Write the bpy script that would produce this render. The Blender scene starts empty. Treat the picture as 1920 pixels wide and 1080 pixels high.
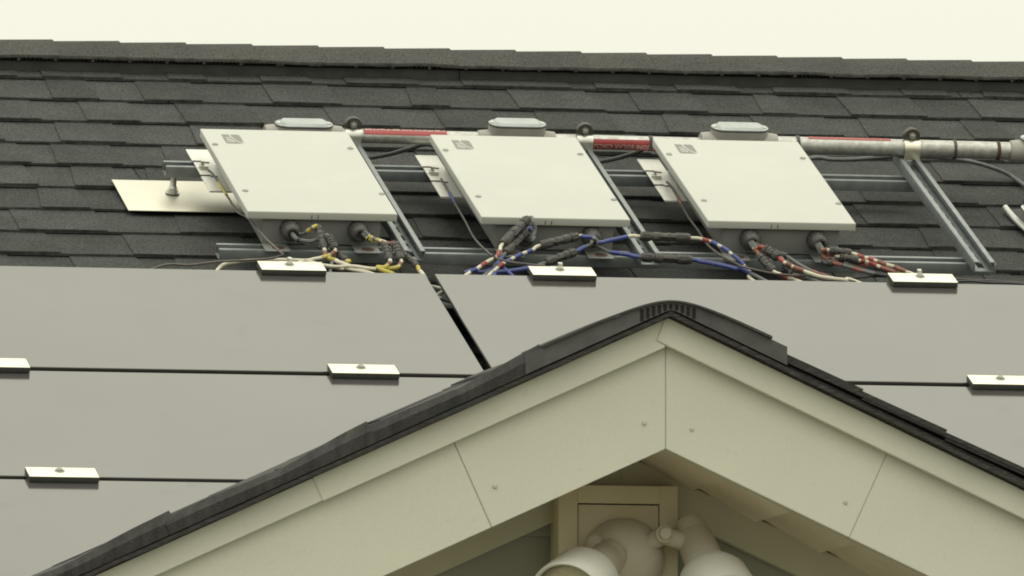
import bpy, bmesh, math, random
from mathutils import Vector, Matrix, noise
PI = math.pi
rnd = random.Random(7)
scene = bpy.context.scene
COL = scene.collection

# ------------------------------------------------------------------ camera
YAW, ELEV, ROLL = 0.2113582, 0.0829031, 0.0008843
CAM = Vector((-5.2305, -25.1146, 1.7))
cd = bpy.data.cameras.new('camera'); cam = bpy.data.objects.new('camera', cd); COL.objects.link(cam)
vh = Vector((math.sin(YAW), math.cos(YAW), 0)); up = Vector((0, 0, 1))
rr = Vector((math.cos(YAW), -math.sin(YAW), 0))
vv = math.cos(ELEV)*vh + math.sin(ELEV)*up
uu = -math.sin(ELEV)*vh + math.cos(ELEV)*up
r2 = math.cos(ROLL)*rr + math.sin(ROLL)*uu
u2 = -math.sin(ROLL)*rr + math.cos(ROLL)*uu
cam.matrix_world = Matrix(((r2.x, u2.x, -vv.x, CAM.x), (r2.y, u2.y, -vv.y, CAM.y), (r2.z, u2.z, -vv.z, CAM.z), (0, 0, 0, 1)))
cd.sensor_width = 36; cd.lens = 26000*36/1920
cd.clip_start = 0.5; cd.clip_end = 2000
scene.camera = cam

# ------------------------------------------------------------------ overcast sky
SUN_EL, SUN_AZ = math.radians(68), math.radians(190)      # azimuth clockwise from +Y
world = bpy.data.worlds.new('World'); scene.world = world; world.use_nodes = True
wn, wl = world.node_tree.nodes, world.node_tree.links
wn.clear()
out = wn.new('ShaderNodeOutputWorld'); bg = wn.new('ShaderNodeBackground')
bg.inputs['Strength'].default_value = 0.1
sky = wn.new('ShaderNodeTexSky'); sky.sky_type = 'NISHITA'; sky.sun_disc = False
sky.sun_elevation = SUN_EL; sky.sun_rotation = SUN_AZ
tc = wn.new('ShaderNodeTexCoord'); sep = wn.new('ShaderNodeSeparateXYZ')
wl.new(tc.outputs['Generated'], sep.inputs[0])
ramp = wn.new('ShaderNodeMapRange'); ramp.inputs['From Min'].default_value = 0.0; ramp.inputs['From Max'].default_value = 1.0
ramp.inputs['To Min'].default_value = 8.35; ramp.inputs['To Max'].default_value = 21.5
wl.new(sep.outputs['Z'], ramp.inputs['Value'])
nz = wn.new('ShaderNodeTexNoise'); nz.inputs['Scale'].default_value = 2.2; nz.inputs['Detail'].default_value = 3
wl.new(tc.outputs['Generated'], nz.inputs['Vector'])
nr = wn.new('ShaderNodeMapRange'); nr.inputs['To Min'].default_value = 0.95; nr.inputs['To Max'].default_value = 1.05
wl.new(nz.outputs['Fac'], nr.inputs['Value'])
mul = wn.new('ShaderNodeMath'); mul.operation = 'MULTIPLY'
wl.new(ramp.outputs[0], mul.inputs[0]); wl.new(nr.outputs[0], mul.inputs[1])
tint = wn.new('ShaderNodeVectorMath'); tint.operation = 'SCALE'; tint.inputs[0].default_value = (1.0, 0.985, 0.82)
wl.new(mul.outputs[0], tint.inputs['Scale'])
mix = wn.new('ShaderNodeMixRGB'); mix.inputs['Fac'].default_value = 0.95
wl.new(sky.outputs[0], mix.inputs['Color1']); wl.new(tint.outputs[0], mix.inputs['Color2'])
wl.new(mix.outputs[0], bg.inputs['Color']); wl.new(bg.outputs[0], out.inputs['Surface'])

sd = bpy.data.lights.new('sun', 'SUN'); sd.energy = 0.5; sd.angle = math.radians(40); sd.color = (1.0, 0.96, 0.8)
sun = bpy.data.objects.new('sun', sd); COL.objects.link(sun)
sdir = Vector((math.sin(SUN_AZ)*math.cos(SUN_EL), math.cos(SUN_AZ)*math.cos(SUN_EL), math.sin(SUN_EL)))
sun.rotation_euler = sdir.to_track_quat('Z', 'Y').to_euler(); sun.location = (0, 0, 20)

vs = scene.view_settings
vs.view_transform = 'Standard'; vs.look = 'None'; vs.exposure = 0; vs.gamma = 1; vs.use_curve_mapping = False
scene.cycles.filter_width = 1.9
scene.cycles.max_bounces = 8

# ------------------------------------------------------------------ materials
def material(name, color, rough=0.6, metal=0.0, scale=30, var=0.12, bump=0.0, bscale=None, spec=0.5, obj_var=0.0,
             speckle=0.0, spscale=900, ior=None, stretch=None, dirt=None, coat=0.0):
    m = bpy.data.materials.new(name); m.use_nodes = True
    n, l = m.node_tree.nodes, m.node_tree.links
    b = n['Principled BSDF']
    b.inputs['Roughness'].default_value = rough; b.inputs['Metallic'].default_value = metal
    b.inputs['Specular IOR Level'].default_value = spec
    if ior: b.inputs['IOR'].default_value = ior
    if coat: b.inputs['Coat Weight'].default_value = coat
    g = n.new('ShaderNodeNewGeometry'); vec = g.outputs['Position']
    if stretch:
        mp = n.new('ShaderNodeMapping'); mp.inputs['Scale'].default_value = stretch
        l.new(vec, mp.inputs['Vector']); vec = mp.outputs[0]
    t = n.new('ShaderNodeTexNoise'); t.inputs['Scale'].default_value = scale; t.inputs['Detail'].default_value = 5
    l.new(vec, t.inputs['Vector'])
    mr = n.new('ShaderNodeMapRange'); mr.inputs['From Min'].default_value = 0.3; mr.inputs['From Max'].default_value = 0.7
    mr.inputs['To Min'].default_value = 1-var; mr.inputs['To Max'].default_value = 1+var
    l.new(t.outputs['Fac'], mr.inputs['Value'])
    val = mr.outputs[0]
    def times(a, b_):
        k = n.new('ShaderNodeMath'); k.operation = 'MULTIPLY'; l.new(a, k.inputs[0]); l.new(b_, k.inputs[1]); return k.outputs[0]
    if obj_var:
        oi = n.new('ShaderNodeObjectInfo'); m2 = n.new('ShaderNodeMapRange')
        m2.inputs['To Min'].default_value = 1-obj_var; m2.inputs['To Max'].default_value = 1+obj_var
        l.new(oi.outputs['Random'], m2.inputs['Value']); val = times(val, m2.outputs[0])
    if speckle:
        w = n.new('ShaderNodeTexNoise'); w.inputs['Scale'].default_value = spscale; w.inputs['Detail'].default_value = 1
        l.new(g.outputs['Position'], w.inputs['Vector'])
        m3 = n.new('ShaderNodeMapRange'); m3.inputs['From Min'].default_value = 0.25; m3.inputs['From Max'].default_value = 0.75
        m3.inputs['To Min'].default_value = 1-speckle; m3.inputs['To Max'].default_value = 1+speckle
        l.new(w.outputs['Fac'], m3.inputs['Value']); val = times(val, m3.outputs[0])
    sc = n.new('ShaderNodeVectorMath'); sc.operation = 'SCALE'; sc.inputs[0].default_value = color
    l.new(val, sc.inputs['Scale'])
    colout = sc.outputs[0]
    if dirt:
        dcol, dscale, dlo, dhi, damt = dirt
        d = n.new('ShaderNodeTexNoise'); d.inputs['Scale'].default_value = dscale; d.inputs['Detail'].default_value = 6; d.inputs['Roughness'].default_value = 0.65
        l.new(vec, d.inputs['Vector'])
        dm = n.new('ShaderNodeMapRange'); dm.inputs['From Min'].default_value = dlo; dm.inputs['From Max'].default_value = dhi
        dm.inputs['To Max'].default_value = damt; l.new(d.outputs['Fac'], dm.inputs['Value'])
        mx = n.new('ShaderNodeMixRGB'); mx.inputs['Color2'].default_value = (*dcol, 1)
        l.new(dm.outputs[0], mx.inputs['Fac']); l.new(colout, mx.inputs['Color1']); colout = mx.outputs[0]
    l.new(colout, b.inputs['Base Color'])
    if bump:
        bt = n.new('ShaderNodeTexNoise'); bt.inputs['Scale'].default_value = bscale or scale*3; bt.inputs['Detail'].default_value = 4
        l.new(g.outputs['Position'], bt.inputs['Vector'])
        bn = n.new('ShaderNodeBump'); bn.inputs['Strength'].default_value = bump; bn.inputs['Distance'].default_value = 0.002
        l.new(bt.outputs['Fac'], bn.inputs['Height']); l.new(bn.outputs[0], b.inputs['Normal'])
    return m
M = {}
M['shingle'] = material('shingle_granules', (.0450, .0470, .0460), .95, 0, 12, .14, .5, 500, .2, .13, .75, 300)
M['cap'] = material('cap_granules', (.056, .0550, .0520), .95, 0, 10, .12, .5, 500, .2, .06, .65, 300)
M['bitumen'] = material('bitumen_edge', (.060, .060, .057), .9, 0, 60, .4, 0, None, .2)
M['porch_shingle'] = material('porch_shingle', (.050, .050, .050), .85, 0, 25, .25, .6, 300, .3, .12, .3, 500)
M['porch_edge'] = material('shingle_layers', (.030, .029, .028), .8, 0, 60, .6, .5, 200, .3, 0, 0, 900, None, (1, 1, 14), ((.16, .16, .16), 40, .56, .75, .7))
M['rake'] = material('rake_shingle_edge', (.040, .041, .041), .85, 0, 70, .30, .5, 400, .3, .08, .2, 300, None, (1, 1, .12))
M['vent'] = material('black_vent_plastic', (.052, .053, .052), .55, 0, 25, .25, .1, 200, .4)
M['porch_vent'] = material('grey_vent_plastic', (.060, .061, .061), .6, 0, 30, .25, .1, 200, .4)
M['deck'] = material('roof_felt', (.03, .03, .03), .95)
M['lid'] = material('white_powder_coat', (.435, .442, .415), .5, 0, 5, .018, .05, 900, .35, 0, .015, 300, None, None, ((.54, .53, .47), 7, .52, .8, .35))
M['body'] = material('grey_powder_coat', (.200, .205, .200), .5, 0, 20, .05, .03, 500, .4)
M['plate'] = material('plate_white', (.60, .60, .56), .45, 0, 30, .03)
M['steel'] = material('galvanised_strut', (.215, .235, .24), .5, .5, 40, .14, .06, 300, .5, .05)
M['conduit'] = material('galvanised_conduit', (.41, .41, .395), .42, .6, 90, .20, .1, 250, .5, .05, .1, 300, None, None, ((.27, .26, .24), 60, .5, .68, .7))
M['clampmetal'] = material('clamp_zinc', (.65,.63,.54), .28, .85, 60, .1)
M['darkmetal'] = material('clamp_dark', (.085, .08, .07), .5, .5, 60, .3)
M['zinc'] = material('zinc_bolt', (.55, .55, .52), .35, .8, 80, .2)
M['cast'] = material('grey_cast_aluminium', (.30, .29, .27), .6, .15, 40, .07, .15, 300)
M['coverm'] = material('cover_steel', (.33, .36, .365), .38, .6, 40, .1)
M['gasket'] = material('gasket', (.03, .03, .03), .7)
M['flash'] = material('mill_aluminium', (.60, .58, .50), .42, .7, 6, .05, .03, 60, .5, 0, 0, 900, None, None, ((.55, .52, .44), 9, .5, .8, .5))
M['clip'] = material('clip_aluminium', (.78, .755, .64), .38, .55, 60, .03, 0, None, .5, 0, 0, 900, None, (.3, 8, 8))
M['clipdark'] = material('clip_dark', (.04, .04, .037), .6, 0, 60, .2)
M['glass'] = material('panel_glass', (.060, .057, .056), .13, 0, 3, .10, 0, None, .5, 0, 0, 900, 1.62, None, ((.034, .030, .027), 9, .60, .74, .8))
M['glassedge'] = material('panel_edge', (.05, .05, .045), .4, 0, 30, .1)
M['black'] = material('black_plastic', (.034, .034, .033), .5, 0, 120, .35, .1, 400, .4)
M['conn'] = material('connector_plastic', (.058, .056, .053), .55, 0, 150, .4, .2, 500, .4)
M['cablegrey'] = material('grey_cable', (.10, .105, .105), .5, 0, 80, .15)
M['cableblack'] = material('black_cable', (.030, .030, .032), .5, 0, 80, .2)
M['cablewhite'] = material('cream_cable', (.52, .50, .40), .5, 0, 80, .1)
M['groundwire'] = material('bare_copper_tinned', (.09, .08, .075), .5, .4, 120, .25)
M['tred'] = material('red_tape', (.235, .035, .03), .5, 0, 90, .25)
M['tbrown'] = material('brown_tape', (.17, .065, .048), .5, 0, 90, .3)
M['tblue'] = material('blue_tape', (.035, .052, .20), .45, 0, 90, .2)
M['tyellow'] = material('yellow_tape', (.40, .335, .06), .45, 0, 90, .2)
M['twhite'] = material('white_tape', (.53, .505, .42), .5, 0, 90, .1)
M['label'] = material('red_label', (.30, .045, .045), .45, 0, 40, .08)
M['letter'] = material('white_print', (.5, .47, .44), .5, 0, 40, .05)
M['logogrey'] = material('logo_grey_print', (.165, .165, .15), .5, 0, 200, .03)
M['rust'] = material('rust', (.075, .042, .032), .9, .1, 200, .5)
M['fascia'] = material('fascia_paint', (.505, .51, .437), .5, 0, 6, .025, .04, 260, .4, 0, .03, 260, None, None, ((.42, .40, .31), 45, .62, .78, .55))
M['trim'] = material('trim_aluminium_paint', (.50, .50, .43), .45, 0, 6, .03, .03, 120, .4, 0, 0, 900, None, None, ((.38, .34, .25), 30, .62, .8, .35))
M['soffit'] = material('soffit_paint', (.68, .62, .50), .6, 0, 12, .07, .05, 200, .3, .08, 0, 900, None, None, ((.2, .17, .12), 60, .66, .8, .5))
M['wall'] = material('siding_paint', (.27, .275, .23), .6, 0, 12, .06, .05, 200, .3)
M['frieze'] = material('frieze_paint', (.42, .41, .32), .6, 0, 12, .05, .05, 200, .3)
M['block'] = material('block_vinyl', (.56, .515, .385), .55, 0, 14, .05, .03, 200, .35)
M['lamp'] = material('lamp_enamel', (.58, .575, .53), .35, 0, 25, .03, .02, 300, .5)
M['fixture'] = material('fixture_paint', (.46, .425, .345), .55, 0, 25, .06, .08, 150, .35, 0, 0, 900, None, None, ((.15, .12, .08), 120, .70, .78, .6))
M['lens'] = material('lamp_lens', (.36, .34, .23), .18, 0, 90, .12, .3, 140, .5)
M['screw'] = material('lid_screw', (.27, .27, .25), .6, .2, 60, .1)
M['slot'] = material('slot_shade_paint', (.006, .006, .006), .9)  # near-black colour for the shade inside the vent slots
M['nail'] = material('painted_nail', (.42, .43, .35), .5)
M['collar'] = material('rubber_collar', (.03, .028, .03), .6)
M['shiny'] = material('bright_flashing', (.50, .51, .49), .22, .9, 20, .1)
M['grass'] = material('lawn', (.19, .18, .13), .95, 0, 2.5, .4, .3, 30)

# ------------------------------------------------------------------ mesh builder
def V3(p): return Vector(p)
def smooth_path(pts, n=7):
    pts = [Vector(p) for p in pts]
    if len(pts) < 3: return pts, [i for i in range(len(pts))]
    res, par = [], []
    for i in range(len(pts)-1):
        p0 = pts[i-1] if i > 0 else 2*pts[0]-pts[1]
        p1, p2 = pts[i], pts[i+1]
        p3 = pts[i+2] if i+2 < len(pts) else 2*pts[-1]-pts[-2]
        for k in range(n):
            s = k/n
            res.append(0.5*((2*p1)+(-p0+p2)*s+(2*p0-5*p1+4*p2-p3)*s*s+(-p0+3*p1-3*p2+p3)*s**3)); par.append(i+s)
    res.append(pts[-1]); par.append(len(pts)-1)
    return res, par

class MB:
    def __init__(self): self.bm = bmesh.new()
    def box(self, x0, x1, y0, y1, z0, z1, mi=0, bevel=0.0, front_mi=None, seg=2):
        g = bmesh.ops.create_cube(self.bm, size=1.0)
        vsx = g['verts']
        for v in vsx:
            v.co = Vector((x0+(v.co.x+.5)*(x1-x0), y0+(v.co.y+.5)*(y1-y0), z0+(v.co.z+.5)*(z1-z0)))
        fs = {f for v in vsx for f in v.link_faces}
        for f in fs: f.material_index = mi
        if front_mi is not None:
            for f in fs:
                c = f.calc_center_median()
                if abs(c.y-y0) < 1e-7: f.material_index = front_mi
        if bevel:
            es = list({e for v in vsx for e in v.link_edges})
            r = bmesh.ops.bevel(self.bm, geom=es, offset=bevel, segments=seg, profile=.6, affect='EDGES')
            for f in r['faces']: f.smooth = True
        return vsx
    def hexa(self, c, mi=0, faces_mi=None):
        # c: 8 corners, bottom 4 (ccw) then top 4
        vs_ = [self.bm.verts.new(p) for p in c]
        idx = [(3, 2, 1, 0), (4, 5, 6, 7), (0, 1, 5, 4), (1, 2, 6, 5), (2, 3, 7, 6), (3, 0, 4, 7)]
        for k, q in enumerate(idx):
            f = self.bm.faces.new([vs_[i] for i in q]); f.material_index = faces_mi[k] if faces_mi else mi
    def prism(self, pts, fn, a, b, mi=0, cap_mi=None):
        # pts: 2-D outline (ccw), fn(u, v, w) -> point, swept from w=a to w=b
        A = [self.bm.verts.new(fn(u, v, a)) for u, v in pts]; B = [self.bm.verts.new(fn(u, v, b)) for u, v in pts]
        n = len(pts); fs = []
        for i in range(n):
            f = self.bm.faces.new((A[i], A[(i+1) % n], B[(i+1) % n], B[i])); f.material_index = mi; fs.append(f)
        for L in (A[::-1], B):
            f = self.bm.faces.new(L); f.material_index = mi if cap_mi is None else cap_mi; fs.append(f)
        bmesh.ops.recalc_face_normals(self.bm, faces=fs)
    def tube(self, pts, r, seg=8, mi=0):
        pts = [Vector(p) for p in pts]; rings = []
        t0 = (pts[1]-pts[0]).normalized()
        ref = Vector((0, 0, 1)) if abs(t0.z) < .9 else Vector((1, 0, 0))
        nrm = (ref - t0*ref.dot(t0)).normalized()
        for i, p in enumerate(pts):
            t = (pts[min(i+1, len(pts)-1)]-pts[max(i-1, 0)]).normalized()
            nrm = (nrm - t*nrm.dot(t)).normalized(); bi = t.cross(nrm)
            ri = r[i] if isinstance(r, (list, tuple)) else r
            rings.append([self.bm.verts.new(p+ri*(math.cos(2*PI*k/seg)*nrm+math.sin(2*PI*k/seg)*bi)) for k in range(seg)])
        for a, b in zip(rings, rings[1:]):
            for k in range(seg):
                f = self.bm.faces.new((a[k], a[(k+1) % seg], b[(k+1) % seg], b[k])); f.smooth = True; f.material_index = mi
        f = self.bm.faces.new(rings[0][::-1]); f.material_index = mi
        f = self.bm.faces.new(rings[-1]); f.material_index = mi
    def lathe(self, p0, axis, prof, seg=24, mi=0, flat=False):
        # prof: (distance along axis, radius[, material])
        p0 = Vector(p0); a = Vector(axis).normalized()
        ref = Vector((0, 0, 1)) if abs(a.z) < .9 else Vector((1, 0, 0))
        n = (ref-a*ref.dot(a)).normalized(); b = a.cross(n); rings = []
        for q in prof:
            d, r = q[0], max(q[1], 1e-5)
            rings.append([self.bm.verts.new(p0+a*d+r*(math.cos(2*PI*k/seg)*n+math.sin(2*PI*k/seg)*b)) for k in range(seg)])
        for i, (A, B) in enumerate(zip(rings, rings[1:])):
            m_ = prof[i+1][2] if len(prof[i+1]) > 2 else mi
            for k in range(seg):
                f = self.bm.faces.new((A[k], A[(k+1) % seg], B[(k+1) % seg], B[k])); f.smooth = not flat; f.material_index = m_
        f = self.bm.faces.new(rings[0][::-1]); f.material_index = prof[0][2] if len(prof[0]) > 2 else mi
        f = self.bm.faces.new(rings[-1]); f.material_index = prof[-1][2] if len(prof[-1]) > 2 else mi
    def build(self, name, mats, parent=None, loc=None, kind=None, bev=None):
        me = bpy.data.meshes.new(name); self.bm.to_mesh(me); self.bm.free()
        for m in (mats if isinstance(mats, (list, tuple)) else [mats]): me.materials.append(m)
        me.set_sharp_from_angle(angle=math.radians(38))
        o = bpy.data.objects.new(name, me); COL.objects.link(o)
        if parent: o.parent = parent
        if loc is not None: o.location = loc
        if kind: o['kind'] = kind
        return o

def tag(o, label, cat, group=None):
    o['label'] = label; o['category'] = cat
    if group: o['group'] = group
    return o
def empty(name, loc, rot=(0, 0, 0), parent=None):
    o = bpy.data.objects.new(name, None); COL.objects.link(o); o.location = loc; o.rotation_euler = rot
    o.empty_display_size = .05
    if parent: o.parent = parent
    return o
def copy_tree(o, parent=None):
    c = o.copy(); COL.objects.link(c); c.parent = parent
    for ch in list(o.children): copy_tree(ch, c)
    return c

# roof frame: x along the ridge, t up the slope, h off the shingles
PITCH = 0.3952196
RO = Vector((0, 0, 3.7484))
SV = Vector((0, math.cos(PITCH), math.sin(PITCH))); NV = Vector((0, -math.sin(PITCH), math.cos(PITCH)))
def W(x, t, h=0): return RO+Vector((x, 0, 0))+t*SV+h*NV
def WP(p): return W(*p)
ROT = (PITCH, 0, 0)
def on_roof(name, label, cat, x, t, h, group=None):
    o = empty(name, W(x, t, h), ROT); return tag(o, label, cat, group)
def glyphs(text, size):
    cu = bpy.data.curves.new('glyphs', 'FONT'); cu.body = text; cu.size = size; cu.resolution_u = 2; cu.align_x = 'CENTER'
    o = bpy.data.objects.new('glyphs', cu); COL.objects.link(o)
    dg = bpy.context.evaluated_depsgraph_get(); me = bpy.data.meshes.new_from_object(o.evaluated_get(dg))
    COL.objects.unlink(o); bpy.data.objects.remove(o)
    return me

# ------------------------------------------------------------------ ground
g = MB(); g.box(-300, 300, -300, 300, -.5, 0); o = g.build('ground', M['grass']); o['kind'] = 'structure'

# ------------------------------------------------------------------ house
house = tag(empty('house', (0, -1, 0)), 'low white house with dark shingle roof and small gable in front', 'house')
H0 = Vector((0, -1, 0))
def hb(mb, name, mats, parent=None, kind=None):      # world-space mesh under the house (or under one of its parts, which sit at the house origin)
    bmesh.ops.translate(mb.bm, verts=mb.bm.verts, vec=-H0)
    return mb.build(name, mats, parent or house, kind=kind)
T_R = 1.677                                            # slope distance of the ridge
RIDGE = W(0, T_R, 0)
BY = RIDGE.y
XL, XR = -5.0, 6.0
T_E = -3.45                                            # eave
# deck, both slopes, one slab with thickness
d = MB()
def roofpt(x, t, h): return W(x, t, h)
e0 = W(0, T_E, -.004); r0 = W(0, T_R, -.004)
back_e = Vector((0, 2*BY-e0.y, e0.z))
prof = [(e0.y, e0.z-.16), (e0.y, e0.z), (r0.y, r0.z), (back_e.y, back_e.z), (back_e.y, back_e.z-.16), (r0.y, r0.z-.16)]
d.prism(prof, lambda u, v, w: Vector((w, u, v)), XL, XR)
main_roof = hb(d, 'main_roof', M['deck'])
w_ = MB()
wz = e0.z-.02
w_.prism([(e0.y+.4, 0), (e0.y+.4, wz), (BY, RIDGE.z-.19), (back_e.y-.4, wz), (back_e.y-.4, 0)], lambda u, v, w: Vector((w, u, v)), XL+.3, XR-.3)
hb(w_, 'main_wall', M['wall'])

# main-roof shingles
EXPO = .1415
courses = [.828+EXPO*k for k in range(-6, 6)]
def strip(mb, x0, x1, tb, tt, lift, th):
    # wedge-shaped shingle: bottom corners, top corners; the butt (lower edge) shows cut bitumen
    n = max(1, int((x1-x0)/.12)); xs = [x0+(x1-x0)*i/n for i in range(n+1)]
    rows = []
    for x in xs:
        j = .0022*noise.noise(Vector((x*4, tb*7, 0))); q = .0016*noise.noise(Vector((x*6, tb*9, 3)))
        rows.append((Vector((x, tb+j, lift-.001)), Vector((x, tb+j, lift+th+q)), Vector((x, tt, .003)), Vector((x, tt, .0005))))
    v = [[mb.bm.verts.new(W(*p)-H0) for p in r] for r in rows]
    for a, b in zip(v, v[1:]):
        for k, mi in ((0, 1), (1, 0), (2, 0), (3, 0)):
            f = mb.bm.faces.new((a[k], b[k], b[(k+1) % 4], a[(k+1) % 4])); f.material_index = mi
    f = mb.bm.faces.new(v[0]); f.material_index = 1
    f = mb.bm.faces.new(v[-1][::-1]); f.material_index = 1
def tab(mb, xb0, xb1, xt0, xt1, tb, tt, lift, th):
    n = 3; rows = []
    for i in range(n+1):
        s = i/n; xb = xb0+(xb1-xb0)*s; xt = xt0+(xt1-xt0)*s
        q = .0014*noise.noise(Vector((xb*9, tb*11, 5)))
        rows.append((Vector((xb, tb-.001, lift)), Vector((xb, tb-.001, lift+th+q)), Vector((xt, tt, lift*.30+th)), Vector((xt, tt, lift*.28))))
    v = [[mb.bm.verts.new(W(*p)-H0) for p in r] for r in rows]
    for a, b in zip(v, v[1:]):
        for k, mi in ((0, 1), (1, 0), (2, 0), (3, 0)):
            f = mb.bm.faces.new((a[k], b[k], b[(k+1) % 4], a[(k+1) % 4])); f.material_index = mi
    f = mb.bm.faces.new(v[0]); f.material_index = 1
    f = mb.bm.faces.new(v[-1][::-1]); f.material_index = 0
SM = [M['shingle'], M['bitumen']]
VX0, VX1 = -1.0, 1.75
SPAN = {}
def course(tb, x0, x1, single):
    tt = tb+.19
    acc = None if single else MB()
    x = x0-rnd.uniform(0, .9) if single else x0
    SPAN[round(tb, 4)] = [x, x]
    while x < x1:
        L = .985; xe = min(x+L, x1+.4)
        mb = MB() if single else acc
        strip(mb, x, xe-.0025, tb, tt, .0085, .0034)
        if single: mb.build('shingle', SM, main_roof)
        x = xe; SPAN[round(tb, 4)][1] = xe
    x = x0-rnd.uniform(0, .2)
    while x < x1:
        wd = rnd.choice([.075, .10, .12, .14, .17, .21])*rnd.uniform(.9, 1.1); gap = rnd.choice([.05, .07, .09, .11, .14])
        sk0, sk1 = rnd.uniform(.0, .016), rnd.uniform(.0, .016)
        mb = MB() if single else acc
        tab(mb, x, x+wd, x+sk0, x+wd-sk1, tb, tb+EXPO+.012, .0121, .0030)
        if single: mb.build('shingle_tab', SM, main_roof)
        x += wd+gap
    if not single: return acc
for tb in courses:
    if tb > -.05: course(tb, VX0, VX1, True)
rest = MB()
def rest_course(tb, x0, x1):
    x = x0
    while x < x1:
        xe = min(x+.985, x1); strip(rest, x, xe-.0025, tb, tb+.19, .0085, .0034); x = xe
    x = x0
    while x < x1-.3:
        wd = rnd.uniform(.1, .26); tab(rest, x, x+wd, x+.01, x+wd-.01, tb, tb+EXPO+.012, .0121, .003); x += wd+rnd.uniform(.06, .17)
for tb in courses:
    if tb > -.05:
        a_, b_ = SPAN[round(tb, 4)]; rest_course(tb, XL, a_-.0025); rest_course(tb, b_, XR)
tb = courses[0]
while tb > T_E:
    rest_course(tb, XL, XR); tb -= EXPO
rest.build('shingle_field', SM, main_roof, kind='stuff')
# back slope shingle skin (seen by nobody from the front, kept simple but stepped)
bk = MB()
t = T_E
while t < T_R-.1:
    a = W(0, t, 0); b = W(0, t+.2, 0)
    ya, yb = 2*BY-a.y, 2*BY-b.y
    bk.hexa([Vector((XL, ya, a.z)), Vector((XR, ya, a.z)), Vector((XR, yb, b.z)), Vector((XL, yb, b.z)),
             Vector((XL, ya, a.z+.009)), Vector((XR, ya, a.z+.009)), Vector((XR, yb, b.z+.003)), Vector((XL, yb, b.z+.003))])
    t += EXPO
bmesh.ops.recalc_face_normals(bk.bm, faces=bk.bm.faces)
hb(bk, 'rear_shingle_field', M['shingle'], main_roof, kind='stuff')

# ridge vent: black baffle strip, grille fins, cap shingles over it
TV = 1.581
vb = MB()
def mirrored(poly):   # poly in (t,h) of the front slope, mirrored over the ridge -> list of (y,z)
    fr = [(W(0, t, h).y, W(0, t, h).z) for t, h in poly]
    return fr, [(2*BY-y, z) for y, z in reversed(fr)]
xs = [XL, -1.9, -.32+.61, 1.52+.3, XR]
fr, bkp = mirrored([(TV, .006), (TV+.003, .0285), (TV+.012, .0300), (TV+.014, .020), (T_R-.004, .020)])
outl = fr+bkp+[(W(0, T_R, .0).y, W(0, T_R, .0).z)]
for a, b in ((XL, 0.3628), (0.3628+.002, XR)):
    vb.prism(outl, lambda u, v, w: Vector((w, u, v)), a, b)
ridge_vent = hb(vb, 'ridge_vent', M['vent'])
fb = MB()
x = -1.1
while x < 1.9:
    fb.hexa([W(x, TV+.0125, .020), W(x+.0028, TV+.0125, .020), W(x+.0028, TV+.055, .020), W(x, TV+.055, .020),
             W(x, TV+.0125, .0385), W(x+.0028, TV+.0125, .0385), W(x+.0028, TV+.055, .0385), W(x, TV+.055, .0395)])
    x += .0082
    if int(x*1000/8.2) % 9 == 0:
        fb.hexa([W(x-.002, TV+.004, .0302), W(x+.004, TV+.004, .0302), W(x+.004, TV+.03, .0302), W(x-.002, TV+.03, .0302),
                 W(x-.002, TV+.004, .0385), W(x+.004, TV+.004, .0385), W(x+.004, TV+.03, .0385), W(x-.002, TV+.03, .0385)], 1)
hb(fb, 'vent_fin', [M['body'], M['cast']], ridge_vent, kind='stuff')
def cap(xr, ln=.30):
    mb = MB(); n = 8
    secs = []
    for i in range(n+1):
        x = xr-ln+ln*i/n; dz = -.0035+.0080*(i/n)
        sag = .0028*noise.noise(Vector((x*3.3, 0, 1)))+.0028*noise.noise(Vector((x*9, 0, 7)))
        pts = []
        for s in (-1, 1):
            side = []
            for tt, hh in ((TV-.008, .0428+sag*1.3-dz*.55), (TV+.04, .0445+sag*.5), (T_R-.030, .0450), (T_R-.010, .0440), (T_R, .0418)):
                p = W(x, tt, hh+dz); side.append(p if s < 0 else Vector((x, 2*BY-p.y, p.z)))
            pts.append(side)
        top = pts[0]+pts[1][::-1][1:]
        bot = [p-Vector((0, 0, .0042)) for p in top]
        secs.append((top, bot))
    nt = len(secs[0][0])
    T = [[mb.bm.verts.new(p-H0) for p in s[0]] for s in secs]; B = [[mb.bm.verts.new(p-H0) for p in s[1]] for s in secs]
    for i in range(n):
        for k in range(nt-1):
            f = mb.bm.faces.new((T[i][k], T[i+1][k], T[i+1][k+1], T[i][k+1])); f.smooth = True
            f = mb.bm.faces.new((B[i][k+1], B[i+1][k+1], B[i+1][k], B[i][k])); f.material_index = 1
        f = mb.bm.faces.new((B[i][0], B[i+1][0], T[i+1][0], T[i][0])); f.material_index = 1
        f = mb.bm.faces.new((T[i][-1], T[i+1][-1], B[i+1][-1], B[i][-1])); f.material_index = 1
    for i in (0, n):
        for k in range(nt-1):
            f = mb.bm.faces.new((T[i][k], T[i][k+1], B[i][k+1], B[i][k])); f.material_index = 1
    return mb
CAP0 = -0.4367
for k in range(-6, 20):
    cap(CAP0+.1325*k).build('ridge_shingle', [M['cap'], M['bitumen']], ridge_vent)

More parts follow.
